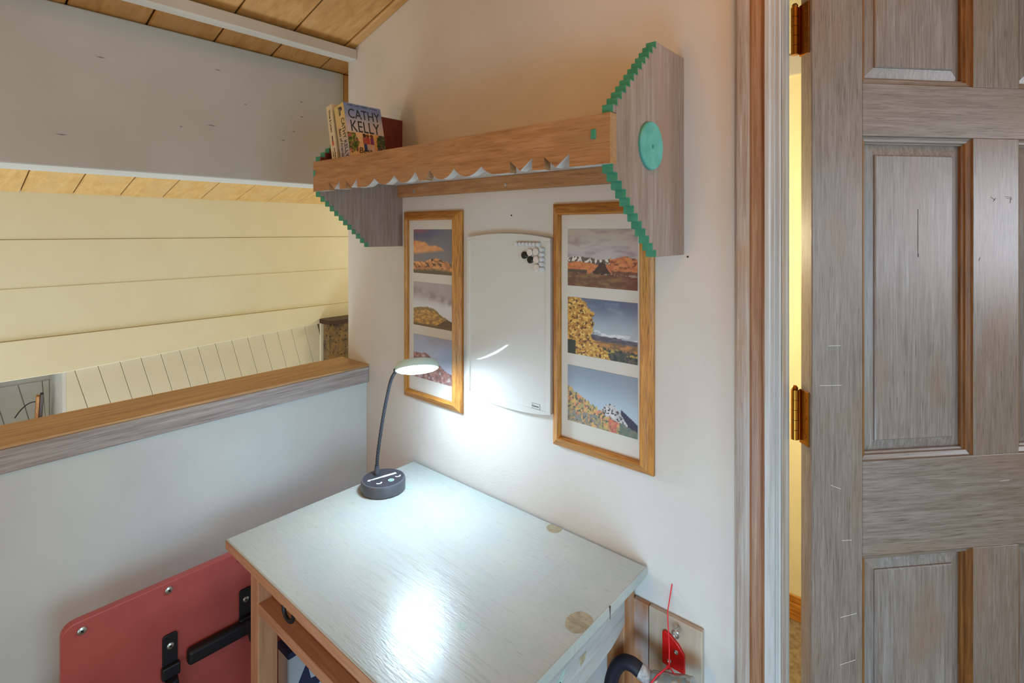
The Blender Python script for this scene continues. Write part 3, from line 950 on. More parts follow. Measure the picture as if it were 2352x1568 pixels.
# front rail with cut-outs along the lower edge
ZB, ZT = 1.4800, 1.5560
X0, X1 = 0.1639, 1.0283
def curve(xa, za, xb, zb, bow, n=7):
    out = []
    for i in range(n + 1):
        t = i / n
        out.append((xa + (xb - xa) * t, za + (zb - za) * (t ** bow if bow > 0 else 1 - (1 - t) ** (-bow))))
    return out
lower = [(X0, ZB)]
def ear_pair(a):
    return [(a, ZB), (a, ZB + .0205), (a + .024, ZB + .0015), (a + .050, ZB + .0205), (a + .050, ZB)]
CTR = 0.5970
right = []
right += [(CTR, ZB + .0015), (CTR + .010, ZB + .0015), (CTR + .010, ZB + .006), (CTR + .0135, ZB + .006), (CTR + .0135, ZB + .011), (CTR + .017, ZB + .011), (CTR + .017, ZB + .0155), (CTR + .0205, ZB + .0155), (CTR + .0205, ZB + .0195), (CTR + .0225, ZB + .0205)]
right += curve(CTR + .0225, ZB + .0205, CTR + .060, ZB + .0005, -2.2)
right += curve(CTR + .060, ZB + .0005, CTR + .0935, ZB + .018, 2.0)
right += curve(CTR + .0935, ZB + .018, CTR + .128, ZB + .001, -2.0)
right += curve(CTR + .128, ZB + .001, CTR + .1655, ZB + .0165, 2.0)
right += curve(CTR + .1655, ZB + .0165, CTR + .200, ZB + .0005, -2.0)
right += [(CTR + .21, ZB)] + ear_pair(CTR + .2335) + ear_pair(CTR + .3080)
left = [(2 * CTR - x, z) for x, z in right][::-1]
prof = []
for p_ in [(X0, ZB)] + left + right[1:] + [(X1, ZB)]:
    if not prof or (abs(prof[-1][0] - p_[0]) + abs(prof[-1][1] - p_[1])) > 1e-5:
        prof.append(p_)
def strip_board(prof, zt, y0, y1):
    """board whose lower edge follows prof; built in columns so that it stays clean"""
    m = MB()
    n = len(prof)
    vs = []
    for yv in (y0, y1):
        vs += [(x, yv, z) for x, z in prof] + [(x, yv, zt) for x, z in prof]
    fs = []
    for i in range(n - 1):
        fs.append((i, i + 1, n + i + 1, n + i))
        fs.append((2 * n + i, 3 * n + i, 3 * n + i + 1, 2 * n + i + 1))
        fs.append((n + i, n + i + 1, 3 * n + i + 1, 3 * n + i))
    fs.append((0, n, 3 * n, 2 * n))
    fs.append((n - 1, 3 * n - 1, 4 * n - 1, 2 * n - 1))
    m.add(vs, fs)
    m.cur = 1
    for i in range(n - 1):
        steep = abs(prof[i + 1][1] - prof[i][1]) > 4 * abs(prof[i + 1][0] - prof[i][0])
        m.cur = 0 if steep else 1  # downward cuts take the pale bounce-light colour
        m.add([vs[i], vs[2 * n + i], vs[2 * n + i + 1], vs[i + 1]], [(0, 1, 2, 3)])
    m.cur = 0
    return m
rail = strip_board(prof, ZT, -0.268, -0.250).obj('front_rail', [M['shelf_x'], M['shelf_under']], sh)
for px_, w_ in ((0.9955, 0.0085), (0.1662, 0.007)):
    m = MB(); m.box(px_, px_ + w_, -0.2700, -0.262, 1.519, 1.534); m.obj('peg', M['teal'], sh, bev=0.0008)
X0, X1 = 0.1817, 1.0105
m = MB(); m.box(X0, X1, -0.2499, -0.0005, 1.512, 1.530)
bd = m.obj('shelf_board', M['shelf_x'], sh)
m = MB(); m.box(X0 + .0005, X1 - .0005, -0.2497, -0.019, 1.5112, 1.5121)
q = m.obj('bounce_lit_underside', M['shelf_under'], bd); q['label'] = 'pale washed underside with bounced lamp light in its colour'
m = MB(); m.box(X0, X1, -0.0185, -0.0005, 1.4765, 1.5115); m.obj('ledger_strip', M['shelf_x'], sh, bev=0.0015)
for xs in (0.2575, 0.600):
    m = MB(); m.lathe((xs, -0.0185, 1.4895), (0, -1, 0), [(.0042, 0), (.004, .0012), (.0015, .0018), (.0012, .0005), (0, .0005)], 18); m.obj('screw', M['steel'], sh, smooth=30)
# turquoise disc on the outer face
m = MB()
n = 44
prof_d = [(.0395, 0.0), (.0400, .0035), (.0385, .0058), (0.0, .0062)]
m.lathe((1.0285, -0.1409, 1.521), (1, 0, 0), prof_d, n)
for i, v_ in enumerate(m.v):
    q_ = Vector(v_) - Vector((1.0285, -0.1409, 1.521))
    k_ = 1 + 0.018 * fb(math.atan2(q_.z, q_.y) * 2.2, 1, 5, 3)
    m.v[i] = (v_[0], -0.1409 + q_.y * k_, 1.521 + q_.z * k_)
dsc = m.obj('round_medallion', M['teal_disc'], sh, smooth=30)
m = MB(); m.lathe((1.0345, -0.1412, 1.519), (1, 0, 0), [(.0034, 0), (.003, .0015), (0, .0022)], 16); m.obj('centre_nail', M['teal'], dsc, smooth=40)

# ------------------------------------------------------------------ books on the shelf
INK = M['ink']
def cover_pic(u, v):
    """u from spine to fore-edge, v bottom to top"""
    v = 0.46 * (v - 0.12) / 0.42 if v < 0.54 else 0.46 + (v - 0.54) / 0.46 * 0.54
    if v > 0.46:
        t = (v - 0.46) / 0.54
        c = lerp((196, 182, 178), (104, 124, 168), sm(0.1, 1.0, t))
        k = fb(u * 4, v * 7, 9)
        return lerp(c, (206, 196, 186), cl(k * 0.4))
    c = lerp((206, 162, 96), (222, 184, 132), cl(0.5 + fb(u * 3, v * 3, 2)))
    g = fb(u * 9, v * 9, 4)
    # hedges and flower beds left and right
    dl = 0.28 - 0.55 * abs(v - 0.27) + 0.06 * g
    if u < dl and v < 0.44:
        c = lerp((44, 66, 30), (140, 142, 48), cl(0.5 + 1.2 * fb(u * 22, v * 22, 6)))
        if fb(u * 16, v * 16, 8) > 0.35:
            c = (170, 90, 96)
    dr = 0.74 + 0.5 * abs(v - 0.27) - 0.06 * g
    if u > dr and v < 0.46:
        c = lerp((28, 46, 34), (92, 104, 58), cl(0.5 + 1.2 * fb(u * 20, v * 20, 7)))
        if v < 0.25 and fb(u * 17, v * 17, 3) > 0.2:
            c = (110, 80, 116)
    if v < 0.13 and fb(u * 8, v * 14, 5) < 0.25 and u < 0.85:
        c = (220, 184, 126)
    # three friends
    for cx, top, leg, hair in ((0.44, (168, 84, 70), (44, 62, 116), (60, 34, 26)), (0.53, (176, 74, 62), (190, 170, 160), (120, 66, 34)), (0.64, (122, 50, 110), (196, 178, 172), (110, 60, 32))):
        if abs(u - cx) < 0.042 and 0.13 < v < 0.30:
            c = leg
        if abs(u - cx) < 0.050 and 0.27 < v < 0.385:
            c = top
        if (u - cx) ** 2 + ((v - 0.415) * 1.3) ** 2 < 0.0022:
            c = hair
    return c
def make_book(name, label, x_piv, lean, h_, t_, d_, y0, cover_fn, spine_fn, page_mat, nx, ny):
    bk = thing(name, label, 'book', (x_piv, y0, 1.5303), group='paperbacks on the shelf', rot=(0, -lean, 0))
    # local: x thickness, y from spine (0) to fore-edge, z up
    m = MB(); m.box(0.0012, t_ - 0.0012, 0.002, d_ - 0.001, 0.0015, h_ - 0.0015); m.obj('pages', page_mat, bk, local=True)
    m = MB()
    m.box(0, 0.001, 0, d_, 0, h_)
    m.box(t_ - 0.001, t_, 0, d_, 0, h_)
    m.box(0, t_, 0, 0.0015, 0, h_)
    cv = m.obj('cover', M['cream'], bk, local=True)
    grid('front_print', cv, (t_ + 0.0002, 0, 0), (0, d_, 0), (0, 0, h_), nx, ny, cover_fn, M['cover'], local=True)
    grid('spine_print', cv, (0, -0.0002, 0), (t_, 0, 0), (0, 0, h_), 16, 60, spine_fn, M['cover'], local=True)
    return bk
def spine2(u, v):
    if v > 0.80:
        if 0.25 < u < 0.8 and 0.82 < v < 0.97:
            if fb(u * 5, v * 30, 3) > 0.05:
                return (44, 40, 60) if u > .45 else (96, 108, 46)
        return (212, 190, 130)
    return lerp((176, 168, 190), (214, 186, 132), sm(0.1, 0.8, v))
bk2 = make_book('paperback_book', 'thick paperback with large dark author lettering over a garden scene on its cover', 0.2590, math.radians(13.5), 0.163, 0.043, 0.108, -0.243, cover_pic, spine2, M['page'], 84, 120)
T2, H2 = 0.043, 0.163
fm = lambda yv, zv: frame_mtx((T2 + 0.0005, yv, zv), (0, 1, 0), (0, 0, 1))
text('CATHY', 0.0360, INK, 'title_lettering', bk2, fm(0.0085, 0.1235), sx=0.78)
text('KELLY', 0.0430, INK, 'title_lettering', bk2, fm(0.0105, 0.0885), sx=0.73)
text('Best of', 0.0215, INK, 'title_lettering', bk2, fm(0.026, 0.0335), shear=0.2, sx=1.0)
text('Friends', 0.0205, INK, 'title_lettering', bk2, fm(0.026, 0.0135), shear=0.2)
m = MB()
for i in range(22):
    if i in (4, 9, 15):
        continue
    m.box(T2 + .0004, T2 + .0007, 0.010 + i * 0.004, 0.0125 + i * 0.004, 0.157, 0.1588)
m.obj('blurb_line', M['ink'], bk2, local=True)
fs_ = lambda xv, zv: frame_mtx((xv, -0.0005, zv), (0, 0, -1), (1, 0, 0))
text('CATHY KELLY', 0.0190, INK, 'spine_lettering', bk2, fs_(0.0245, 0.126), sx=0.85)
text('Best of Friends', 0.0150, INK, 'spine_lettering', bk2, fs_(0.0085, 0.104), shear=0.2, sx=0.80)
def cover1(u, v):
    return (202, 186, 154)
def spine1(u, v):
    c = (214, 200, 172)
    if abs(u - .5) < .16 and 0.36 < v < 0.53:
        if (u - .5) ** 2 + ((v - .51) * 5) ** 2 < 0.012: return (50, 34, 28)
        if v > 0.435: return (66, 40, 70) if abs(u - .5) < .12 else c
        if v > 0.37: return (190, 88, 54) if abs(u - .5) < .14 else c
    return c
bk1 = make_book('paperback_book', 'cream spined paperback leaning at the far left end of the shelf', 0.2180, math.radians(12.0), 0.170, 0.0265, 0.105, -0.243, cover1, spine1, M['page'], 6, 6)
text('Wives & Lovers', 0.0120, INK, 'spine_lettering', bk1, fs_(0.0095, 0.158), sx=0.76)
text('Jane Elizabeth', 0.0072, INK, 'spine_lettering', bk1, fs_(0.0155, 0.056), sx=0.8)
text('Varley', 0.0072, INK, 'spine_lettering', bk1, fs_(0.0075, 0.050), sx=0.8)

# ------------------------------------------------------------------ photo pictures
def g3(u, v, k, s=1.0):
    return fb(u * s, v * s, k, 5)
def ph_L1(u, v):
    c = lerp((128, 122, 128), (104, 104, 120), v)
    c = lerp(c, (84, 92, 128), sm(0.72, 0.95, v) * (1 - u) * cl(0.7 + g3(u, v, 1, 5)))
    c = lerp(c, (150, 92, 104), sm(.86, .98, v) * (1 - sm(.2, .5, u)) * .8)
    top = 0.80 - 0.30 * u + 0.06 * g3(u, v, 2, 6)
    bot = 0.40 + 0.12 * u
    k = sm(bot, bot + .08, v) * (1 - sm(top - .05, top, v)) * (1 - sm(0.80, 0.95, u))
    c = lerp(c, lerp((206, 132, 70), (224, 156, 92), cl(.5 + g3(u, v, 3, 8))), k)
    rid = 0.26 + 0.10 * math.exp(-((u - .58) / .22) ** 2) + 0.03 * g3(u, 0, 4, 9)
    if v < rid:
        t = (rid - v) / rid
        c = lerp((222, 150, 80), (176, 110, 58), cl(.5 + 1.4 * g3(u + v * .8, v * .6, 5, 14)))
        if g3(u * 1.2 + v, v * 2, 6, 10) > 0.25: c = (96, 70, 52)
        c = lerp(c, (88, 82, 62), sm(0.55, 0.85, t))
    return c
def ph_L2(u, v):
    c = lerp((196, 196, 206), (160, 152, 156), sm(0.45, 0.8, v))
    st = math.exp(-((v - 0.82 + 0.22 * u) / 0.09) ** 2)
    c = lerp(c, (140, 124, 128), st * cl(.7 + g3(u, v, 1, 7)))
    rid = 0.40 + 0.05 * math.exp(-((u - .35) / .25) ** 2) - 0.20 * sm(.45, 1, u) + .02 * g3(u, 0, 2, 10)
    if v < rid:
        c = lerp((196, 148, 56), (140, 100, 46), cl(.5 + 1.5 * g3(u, v * 1.6, 3, 12)))
        if rid - v < .06: c = lerp((112, 96, 70), c, .4)
        if v < 0.02 + 0.24 * sm(.45, 1, u): c = (92, 66, 48)
        if v < .06: c = (104, 78, 46)
    return c
def ph_L3(u, v):
    c = lerp((178, 186, 206), (146, 154, 178), v)
    rid = 0.58 - 0.36 * sm(.2, 1.1, u) + .05 * math.exp(-((u - .35) / .1) ** 2) + .02 * g3(u, 0, 2, 12)
    if v < rid:
        c = lerp((172, 116, 108), (126, 92, 92), cl(.5 + 1.5 * g3(u, v, 3, 14)))
        if g3(u, v, 5, 16) > .3: c = (178, 160, 158)
    return c
def ph_R1(u, v):
    c = lerp((178, 168, 172), (168, 160, 146), sm(.6, 1, v))
    c = lerp(c, (142, 126, 132), cl(.2 + 1.3 * g3(u * .7, v * 1.8, 1, 6)) * .8)
    rid = 0.50 + 0.025 * math.sin(u * 9) + .02 * g3(u, 0, 2, 10) + .02 * math.exp(-((u - .75) / .15) ** 2)
    if v < rid:
        c = lerp((206, 122, 60), (182, 96, 50), cl(.5 + 1.5 * g3(u, v, 3, 12)))
        if rid - v < .09 and u < .62:
            c = (216, 206, 198) if g3(u * 1.5, v, 6, 18) > .1 else (92, 80, 78)
        if u > .6 and g3(u, v * 1.5, 7, 14) > .25: c = (122, 66, 50)
        hill = 0.22 + 0.22 * math.exp(-((u - .52) / (.11 if u < .52 else .085)) ** 2)
        if v < hill: c = lerp((78, 54, 46), (58, 40, 42), cl(.5 + g3(u, v, 4, 20)))
        if v < .30 and u > .66: c = lerp(c, (84, 52, 56), .7)
        if v < .30 and u < .3: c = (84, 66, 58)
        if .205 < v < .24 and g3(u * 2, v, 9, 16) > .15: c = (150, 134, 120)
    if v < .21 + .03 * (1 - u):
        c = lerp((132, 96, 62), (104, 64, 50), cl(.5 + 1.3 * g3(u, v * 2, 8, 9)))
        c = lerp(c, (104, 38, 48), sm(.7, 1, u) * .7)
    return c
def ph_R2(u, v):
    c = lerp((158, 172, 186), (88, 102, 134), sm(.45, 1, v))
    c = lerp(c, (150, 158, 172), cl(g3(u, v * 1.6, 1, 5)) * .7)
    if .36 < v < .47 and g3(u, v * 4, 2, 6) > 0: c = (206, 208, 214)
    if v < .40 - .03 * u + .015 * g3(u, 0, 3, 9):
        c = lerp((104, 98, 112), (78, 74, 92), cl(.5 + 1.4 * g3(u, v * 3, 4, 10)))
    if v < .29:
        c = lerp((184, 124, 66), (120, 92, 70), cl(.5 + 1.4 * g3(u, v * 2, 5, 10)))
    if v < .18 + .05 * g3(u * 3, 0, 6, 12):
        c = lerp((46, 62, 66), (96, 92, 86), cl(.45 + 1.2 * g3(u * 2, v, 7, 14)))
        if .1 < v and g3(u, v, 11, 12) > .25: c = (176, 150, 62)
    ed = .40 + .06 * g3(v * 2, 1, 8, 4) - .9 * max(0, v - .72) ** 1.3 * 1.2
    ed2 = .34 + .30 * (1 - sm(.02, .40, v))
    e = max(ed if v > .3 else 0, ed2 if v < .45 else 0) + .03 * g3(u, v, 9, 18)
    if u < e:
        k = cl(.5 + 1.5 * g3(u, v, 10, 16))
        c = lerp((212, 162, 56), (170, 112, 40), k)
        if g3(u, v, 12, 22) > .3: c = (96, 64, 48)
        if g3(u, v, 13, 26) < -.38: c = (226, 190, 92)
        if v < .25 and u < .12: c = (52, 62, 60)
    return c
def ph_R3(u, v):
    c = lerp((164, 186, 206), (128, 142, 162), sm(.3, 1, v))
    m1 = .50 - 1.25 * abs(u - .62) * (1.0 if u < .62 else .72) + .03 * g3(u, 0, 1, 14)
    if u > .45 and v < m1:
        c = lerp((168, 168, 172), (198, 198, 204), cl(.5 + g3(u, v, 2, 10)))
        if g3(u * 1.4, v * 1.2, 3, 20) > .18: c = (62, 60, 72)
    if u > .78 and v < .42 - .62 * (u - .78) * 1.4 and v > .30 - 1.6 * (u - .8): c = (58, 60, 84)
    tr = .62 - .62 * u + .05 * g3(u * 2, 0, 4, 12)
    if u > .55: tr = .26 - .28 * (u - .55) + .04 * g3(u * 2, 0, 5, 12)
    if v < tr:
        k = g3(u * 1.6, v * .9, 6, 10)
        c = lerp((206, 162, 92), (160, 150, 96), cl(.5 + 1.4 * k))
        if g3(u, v, 7, 14) > .2: c = (204, 132, 92)
        if g3(u * 1.8, v, 8, 24) > .25: c = (92, 96, 92)
        if v < .22 and u < .5 and g3(u * 3, v, 9, 14) > -.1: c = (132, 130, 124)
        if abs(u - .66) < .06 and v < .22: c = lerp((196, 92, 84), c, cl(.4 + g3(u, v, 3, 20)))
        if u > .76 and v < .22: c = lerp((86, 112, 104), (120, 120, 112), cl(.5 + g3(u, v, 4, 16)))
    return c
def picture(x0, x1, z0, z1, label, prints, px0, px1, tags):
    pic = thing('photo_frame', label, 'picture', ((x0 + x1) / 2, 0.0, z0), group='framed photographs on the wall')
    wd = 0.0245
    prof = [(0.0, -0.0005), (0.0, -0.007), (0.003, -0.0105), (0.011, -0.015), (0.018, -0.0205), (0.0205, -0.0225), (0.0225, -0.0215), (0.0235, -0.018), (wd, -0.0165), (wd, -0.0065), (wd - .004, -0.0065), (wd - .004, -0.0005)]
    def corner(side, d, yv):
        R = (x0 + d, x1 - d, z0 + d, z1 - d)
        C = [(R[0], yv, R[2]), (R[1], yv, R[2]), (R[1], yv, R[3]), (R[0], yv, R[3])]
        return C[side], C[(side + 1) % 4]
    for side in range(4):
        m = MB()
        A = [corner(side, d, yv)[0] for d, yv in prof]
        Bq = [corner(side, d, yv)[1] for d, yv in prof]
        n = len(prof)
        m.add(A + Bq, [list(range(n)), list(range(n, 2 * n))[::-1]] + [(i, (i + 1) % n, n + (i + 1) % n, n + i) for i in range(n)])
        m.obj('frame_side', M['oak_h'] if side in (0, 2) else M['oak'], pic, smooth=24)
    i_ = wd - .005
    m = MB(); m.box(x0 + i_, x1 - i_, -0.0085, -0.004, z0 + i_, z1 - i_)
    mt = m.obj('mat_board', M['mat_board'], pic)
    for (za, zb), fn, lab in zip(((1.262, 1.384), (1.116, 1.2375), (0.970, 1.0905)), prints, tags):
        q = grid('photo_print', mt, (px0, -0.0090, za), (px1 - px0, 0, 0), (0, 0, zb - za), 110, 80, fn, M['print'], gain=1.2, grey=0.14)
        q['label'] = lab
    m = MB(); m.add([(x0 + i_, -0.0125, z0 + i_), (x1 - i_, -0.0125, z0 + i_), (x1 - i_, -0.0125, z1 - i_), (x0 + i_, -0.0125, z1 - i_)], [(0, 1, 2, 3)])
    m.obj('glass_pane', M['glass'], pic, keep=True)
    return pic
picL = picture(0.199, 0.4385, 0.9065, 1.434, 'oak framed trio of mountain photos behind the desk lamp', (ph_L3, ph_L2, ph_L1)[::-1], 0.2433, 0.406,
               ('sunset cloud over an orange mountain', 'golden hill under grey clouds', 'pinkish mountain under a pale sky'))
picR = picture(0.731, 0.971, 0.9065, 1.439, 'oak framed trio of autumn photos below the turquoise disc bracket', (ph_R1, ph_R2, ph_R3), 0.772, 0.9385,
               ('orange hills with a dark cone under clouds', 'yellow tree before blue hills', 'autumn trees and a snowy peak'))

# ------------------------------------------------------------------ whiteboard and magnets
wb = thing('whiteboard', 'small white dry-erase board with curved top and bottom between the two photo frames', 'whiteboard', (0.6, 0.0, 0.96))
WX0, WX1, WZ0, WZ1 = 0.4665, 0.7305, 0.972, 1.3635
IX0, IX1, IZ0, IZ1 = 0.4775, 0.7175, 0.9800, 1.3565
def arc_edge(zc, sag, n=20):
    return [(WX0 + (WX1 - WX0) * i / n, zc + sag * (1 - (2 * i / n - 1) ** 2)) for i in range(n + 1)]
m = MB(); m.prism(arc_edge(WZ0, -0.013) + arc_edge(WZ1, 0.011)[::-1], XZ, -0.0005, -0.0125); m.obj('backing', M['wb_frame'], wb, bev=0.0012)
def cap_poly(zc, sag, zin):
    return arc_edge(zc, sag) + [(WX1, zin), (WX0, zin)]
m = MB(); m.prism(cap_poly(WZ1, 0.011, IZ1), XZ, -0.0125, -0.0175); m.obj('top_cap', M['wb_frame'], wb, bev=0.0012)
m = MB(); m.prism(cap_poly(WZ0, -0.013, IZ0 - .004), XZ, -0.0125, -0.0160); m.obj('bottom_cap', M['wb'], wb, bev=0.0008)
m = MB(); m.box(WX0, IX0, -0.0170, -0.0125, WZ0 + .004, IZ1); m.obj('side_rim', M['wb_frame'], wb, bev=0.001)
m = MB(); m.box(IX1, WX1, -0.0170, -0.0125, WZ0 + .004, IZ1); m.obj('side_rim', M['wb_frame'], wb, bev=0.001)
m = MB(); m.box(IX0, IX1, -0.0145, -0.0125, IZ0 - .004, IZ1); m.obj('writing_surface', M['wb'], wb)
lg = MB(); lg.box(0.6770, 0.7000, -0.0149, -0.0144, 0.9765, 0.9885)
lg = lg.obj('maker_label', M['wb_frame'], wb)
m = MB()
for a, b_, c_, d_ in ((.6770, .7000, .9880, .9885), (.6770, .7000, .9765, .9770), (.6770, .6775, .9765, .9885), (.6995, .7000, .9765, .9885)):
    m.box(a, b_, -0.0151, -0.0148, c_, d_)
m.obj('label_border', M['ink'], lg)
t_ = text('Quartet', 0.0066, M['ink'], 'maker_lettering', lg, frame_mtx((0.6782 - 0.6, -0.0151, 0.9805 - 0.96), (1, 0, 0), (0, 0, 1)), sx=0.86)

def magnet(x, z, r, h, mat, label, group):
    m = MB(); m.lathe((x, -0.0146, z), (0, -1, 0), [(0, 0), (r * .92, 0), (r, h * .15), (r, h * .8), (r * .82, h), (0, h * 1.02)], 20)
    o = m.obj('magnet', mat, loc=(x, -0.0146, z), smooth=35)
    return tag(o, label, 'magnet', group)
ORD = ['first', 'second', 'third', 'fourth', 'fifth', 'sixth', 'seventh']
for k in range(7):
    magnet(0.6375 + 0.0103 * k, 1.3495, 0.0049, 0.0105, M['mag_pin'], ORD[k] + ' small pale magnet from the left in the row along the whiteboard top', 'magnets in the top row of the whiteboard')
for k in range(5):
    magnet(0.7098, 1.3380 - 0.0109 * k, 0.0049, 0.0105, M['mag_pin'], ORD[k] + ' small pale magnet from the top in the column below the whiteboard corner magnet', 'magnets in the right column of the whiteboard')
big = 'large round magnets on the whiteboard'
magnet(0.6735, 1.3310, 0.0083, 0.0062, M['mag_white'], 'large cream round magnet above the lower of the two black magnets', big)
magnet(0.6910, 1.3330, 0.0083, 0.0062, M['mag_white'], 'large cream round magnet nearest the whiteboard top right corner', big)
magnet(0.6920, 1.3150, 0.0083, 0.0062, M['mag_white'], 'large cream round magnet just right of the lower black magnet', big)
magnet(0.6930, 1.2970, 0.0083, 0.0062, M['mag_white'], 'large cream round magnet lowest of the cream ones', big)
magnet(0.6570, 1.3240, 0.0083, 0.0062, M['mag_black'], 'black round magnet farther left and higher on the whiteboard', big)
magnet(0.6745, 1.3140, 0.0083, 0.0062, M['mag_black'], 'black round magnet lower and nearer the right edge of the whiteboard', big)

# nails left in the wall
for (xn, zn, lab) in ((0.603, 1.417, 'tiny dark nail in the wall above the whiteboard'), (1.036, 1.332, 'tiny dark nail in the wall right of the shelf bracket')):
    m = MB(); m.lathe((xn, 0.0, zn), (0, -1, 0), [(.0016, 0), (.0016, .002), (0, .0024)], 10)
    tag(m.obj('nail', M['black'], loc=(xn, 0, zn), smooth=40), lab, 'nail', 'nails in the wall')

# ------------------------------------------------------------------ red folding table stored on its side
ft = thing('folding_table', 'dark red folding table stored on edge between the desk and the half wall', 'folding table', (0.14, -0.42, 0.0))
def round_rect(a0, a1, b0, b1, r, n=6):
    out = []
    for cx, cy, s in ((a1 - r, b1 - r, 0), (a0 + r, b1 - r, 1), (a0 + r, b0 + r, 2), (a1 - r, b0 + r, 3)):
        for i in range(n + 1):
            a = PI / 2 * (s + i / n)
            out.append((cx + r * math.cos(a), cy + r * math.sin(a)))
    return out
m = MB(); m.prism(round_rect(-0.7605, -0.065, 0.0, 0.637, 0.022), YZ, 0.132, 0.150)
m.obj('table_top', M['red'], ft, bev=0.003)
def tscrew(y_, z_, x_=0.150, r=0.0075):
    m = MB(); m.lathe((x_, y_, z_), (1, 0, 0), [(r, 0), (r * .95, .0018), (r * .6, .0032), (0, .0036)], 20)
    s = m.obj('screw', M['steel'], ft, smooth=40)
    m = MB(); m.obox((x_ + .0036, y_, z_), (1, 0, 0), (0, .8, .6), (0, -.6, .8), .0008, r * .8, r * .22); m.obox((x_ + .0036, y_, z_), (1, 0, 0), (0, -.6, .8), (0, .8, .6), .0008, r * .8, r * .22)
    m.obj('screw_slot', M['black'], s)
tscrew(-0.5853, 0.620); tscrew(-0.7300, 0.617); tscrew(-0.44, 0.620)
# bracket plates and folded legs
for yb, ztop in ((-0.584, 0.528), (-0.430, 0.545)):
    m = MB(); m.prism(round_rect(yb - 0.014, yb + 0.014, ztop - 0.095, ztop, 0.006), YZ, 0.150, 0.1545)
    m.obj('bracket_plate', M['black'], ft, bev=0.001)
    tscrew(yb, ztop - 0.024, 0.1545, 0.0068)
    m = MB(); m.obox((0.158, yb, ztop - 0.075), (1, 0, 0), (0, 1, 0), (0, 0, 1), 0.012, 0.034, 0.026); m.obj('hinge_block', M['black'], ft, bev=0.003)
m = MB(); m.obox((0.163, -0.462, 0.463), (1, 0, 0), (0, 1, -0.02), (0, 0.02, 1), 0.022, 0.185, 0.032); m.obj('folding_brace', M['black'], ft, bev=0.007, seg=3)
m = MB(); m.tube([(0.166, -0.585, 0.44), (0.168, -0.580, 0.40), (0.170, -0.566, 0.2), (0.170, -0.560, 0.02)], 0.012, 14); m.obj('folding_leg', M['foam'], ft, smooth=40)
m = MB(); m.tube([(0.164, -0.424, 0.47), (0.164, -0.420, 0.45), (0.164, -0.416, 0.425)], 0.010, 14); m.obj('folding_leg', M['foam'], ft, smooth=40)
tscrew(-0.412, 0.440, 0.160, 0.006)

# ------------------------------------------------------------------ storage box with a star under the desk
bx = thing('storage_box', 'grey canvas storage box with a navy star standing under the desk', 'box', (0.212, -0.27, 0.0))
m = MB(); m.box(0.184, 0.240, -0.37, -0.08, 0.0, 0.392); m.obj('box_body', M['box'], bx, bev=0.006)
m = MB(); m.box(0.183, 0.241, -0.371, -0.079, 0.386, 0.400); m.obj('shade_band', M['navy'], bx, bev=0.002)  # dark strip standing in for the shade above the box
def star(cx, cy, r0, r1, rot=0.0):
    return [(cx + (r0 if i % 2 == 0 else r1) * math.sin(PI * i / 5 + rot), cy + (r0 if i % 2 == 0 else r1) * math.cos(PI * i / 5 + rot)) for i in range(10)]
m = MB(); m.prism(star(-0.335, 0.290, 0.066, 0.028, 0.15), YZ, 0.2398, 0.2408); m.obj('star_print', M['navy'], bx)
m = MB(); m.prism(star(-0.19, 0.18, 0.066, 0.028, -0.1), YZ, 0.2398, 0.2408); m.obj('star_print', M['navy'], bx)

# ------------------------------------------------------------------ wall plaque and the hanging hose
pq = thing('wall_panel', 'plywood panel with a red plate fixed low on the wall right of the desk', 'panel', (1.0, 0.0, 0.30))
m = MB(); m.box(0.963, 1.0665, -0.011, -0.0005, 0.30, 0.657); m.obj('main_board', M['plaque'], pq, bev=0.0015)
m = MB(); m.box(0.930, 0.9615, -0.011, -0.0005, 0.30, 0.657); m.obj('side_board', M['pine_leg'], pq, bev=0.0015)
m = MB(); m.prism([(0.9925, 0.6247), (0.9976, 0.6288), (1.0077, 0.6257), (1.024, 0.6145), (1.0351, 0.6003), (1.0361, 0.5658), (0.9925, 0.5658)], XZ, -0.011, -0.016)
rp = m.obj('red_plate', M['redplate'], pq, bev=0.0012)
for xs, zs_ in ((1.0204, 0.6003), (1.0067, 0.5770)):
    m = MB(); m.lathe((xs, -0.016, zs_), (0, -1, 0), [(.0042, 0), (.004, .0014), (.002, .002), (.0012, .0008), (0, .0008)], 16); m.obj('screw', M['steel'], rp, smooth=40)
m = MB()
ring = [(1.0235 + 0.0058 * math.cos(a), -0.027 - 0.002 * math.sin(a), 0.6415 + 0.0075 * math.sin(a)) for a in [2 * PI * i / 20 for i in range(20)]]
m.tube(ring + ring[:1], 0.0019, 8, caps=False); m.tube([(1.0235, -0.010, 0.646), (1.0235, -0.028, 0.648)], 0.002, 8)
m.obj('screw_eye', M['steel'], pq, smooth=40)

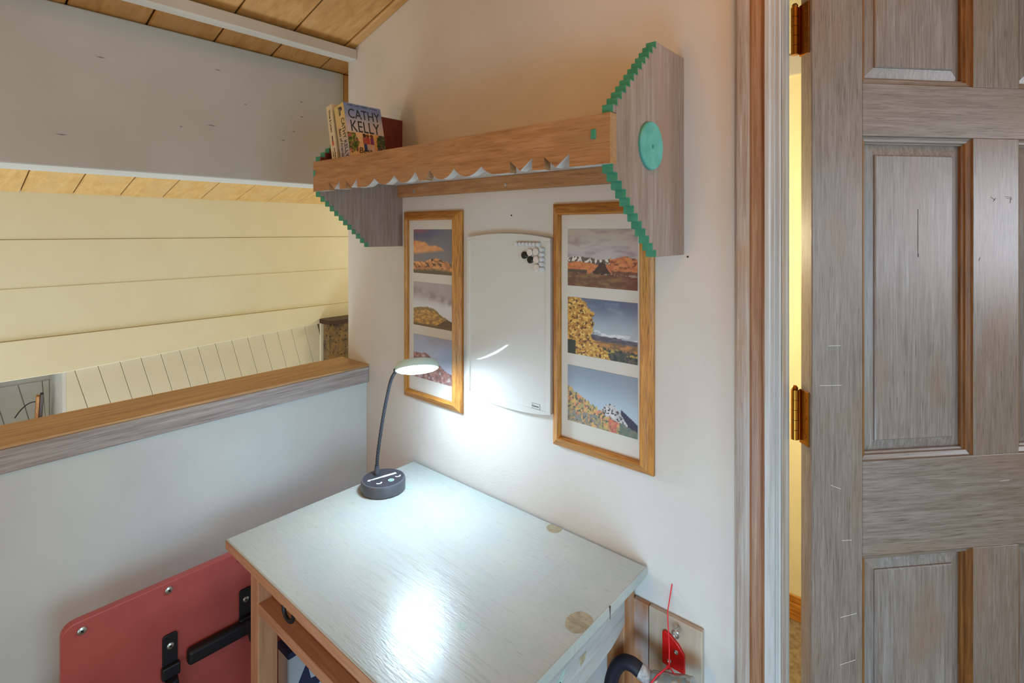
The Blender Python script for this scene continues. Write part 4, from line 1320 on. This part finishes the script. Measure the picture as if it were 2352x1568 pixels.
hs = thing('hanging_hose', 'black foam hose with a foil-wrapped end hanging on red cord beside the desk', 'hose', (1.01, -0.06, 0.60))
cpts = [Vector(p) for p in ((0.925, -0.080, 0.40), (0.918, -0.080, 0.50), (0.925, -0.080, 0.548), (0.942, -0.079, 0.578), (0.962, -0.078, 0.586), (0.981, -0.076, 0.580))]
m = MB(); m.tube(catmull(cpts, 10), 0.0125, 16); m.obj('foam_tube', M['foam'], hs, smooth=40)
m = MB(); m.tube([(0.978, -0.0763, 0.5815), (0.990, -0.0745, 0.577), (1.002, -0.073, 0.573)], 0.0118, 16, rs=[.0135, .0125, .0118]); m.obj('tape_collar', M['tape'], hs, smooth=40)
fp = catmull([Vector(p) for p in ((0.998, -0.0735, 0.574), (1.010, -0.072, 0.577), (1.035, -0.068, 0.584), (1.064, -0.064, 0.593), (1.078, -0.062, 0.597))], 9)
m = MB(); m.tube(fp, 0.014, 18, rs=[0.0125 + 0.0025 * sm(0, 6, i) - (0.009 * sm(len(fp) - 6, len(fp) - 1, i)) for i in range(len(fp))])
for i, v_ in enumerate(m.v):
    q_ = Vector(v_)
    m.v[i] = q_ + Vector((fb(q_.x * 60, q_.z * 60, 1), fb(q_.y * 60, q_.x * 60, 2), fb(q_.z * 60, q_.y * 60, 3))) * 0.0012
m.obj('foil_pipe', M['foil'], hs, smooth=50)
m = MB()
random.seed(3)
pts = []
for j in range(9):
    for i in range(11):
        a, t = 2 * PI * i / 11, j / 8
        r_ = 0.017 * (0.75 + 0.5 * random.random())
        pts.append((1.004 + 0.014 * t + r_ * math.cos(a), -0.075 + r_ * .8 * math.sin(a), 0.572 - 0.11 * t))
m.add(pts, [(j * 11 + i, j * 11 + (i + 1) % 11, (j + 1) * 11 + (i + 1) % 11, (j + 1) * 11 + i) for j in range(8) for i in range(11)])
m.obj('foil_wrap', M['foil'], hs)
m = MB()
m.tube([(1.0055, -0.0012, 0.712), (1.0070, -0.024, 0.672), (1.0175, -0.040, 0.618), (1.0225, -0.052, 0.598)], 0.0011, 8)
m.tube([(1.0225, -0.052, 0.598), (1.013, -0.080, 0.594), (1.006, -0.088, 0.583), (1.004, -0.091, 0.572)], 0.0014, 8)
m.tube([(1.0225, -0.052, 0.598), (1.034, -0.062, 0.600), (1.042, -0.066, 0.600)], 0.0012, 8)
m.lathe((1.0215, -0.054, 0.596), (0, 0, 1), [(0, -.003), (.0035, -.001), (.0035, .002), (0, .0035)], 10)
m.obj('red_cord', M['cord'], hs, smooth=50)
m = MB(); m.tube([(1.006, -0.093, 0.575), (1.000, -0.094, 0.555), (0.992, -0.094, 0.53)], 0.0016, 8); m.obj('zip_tie', M['icon'], hs)
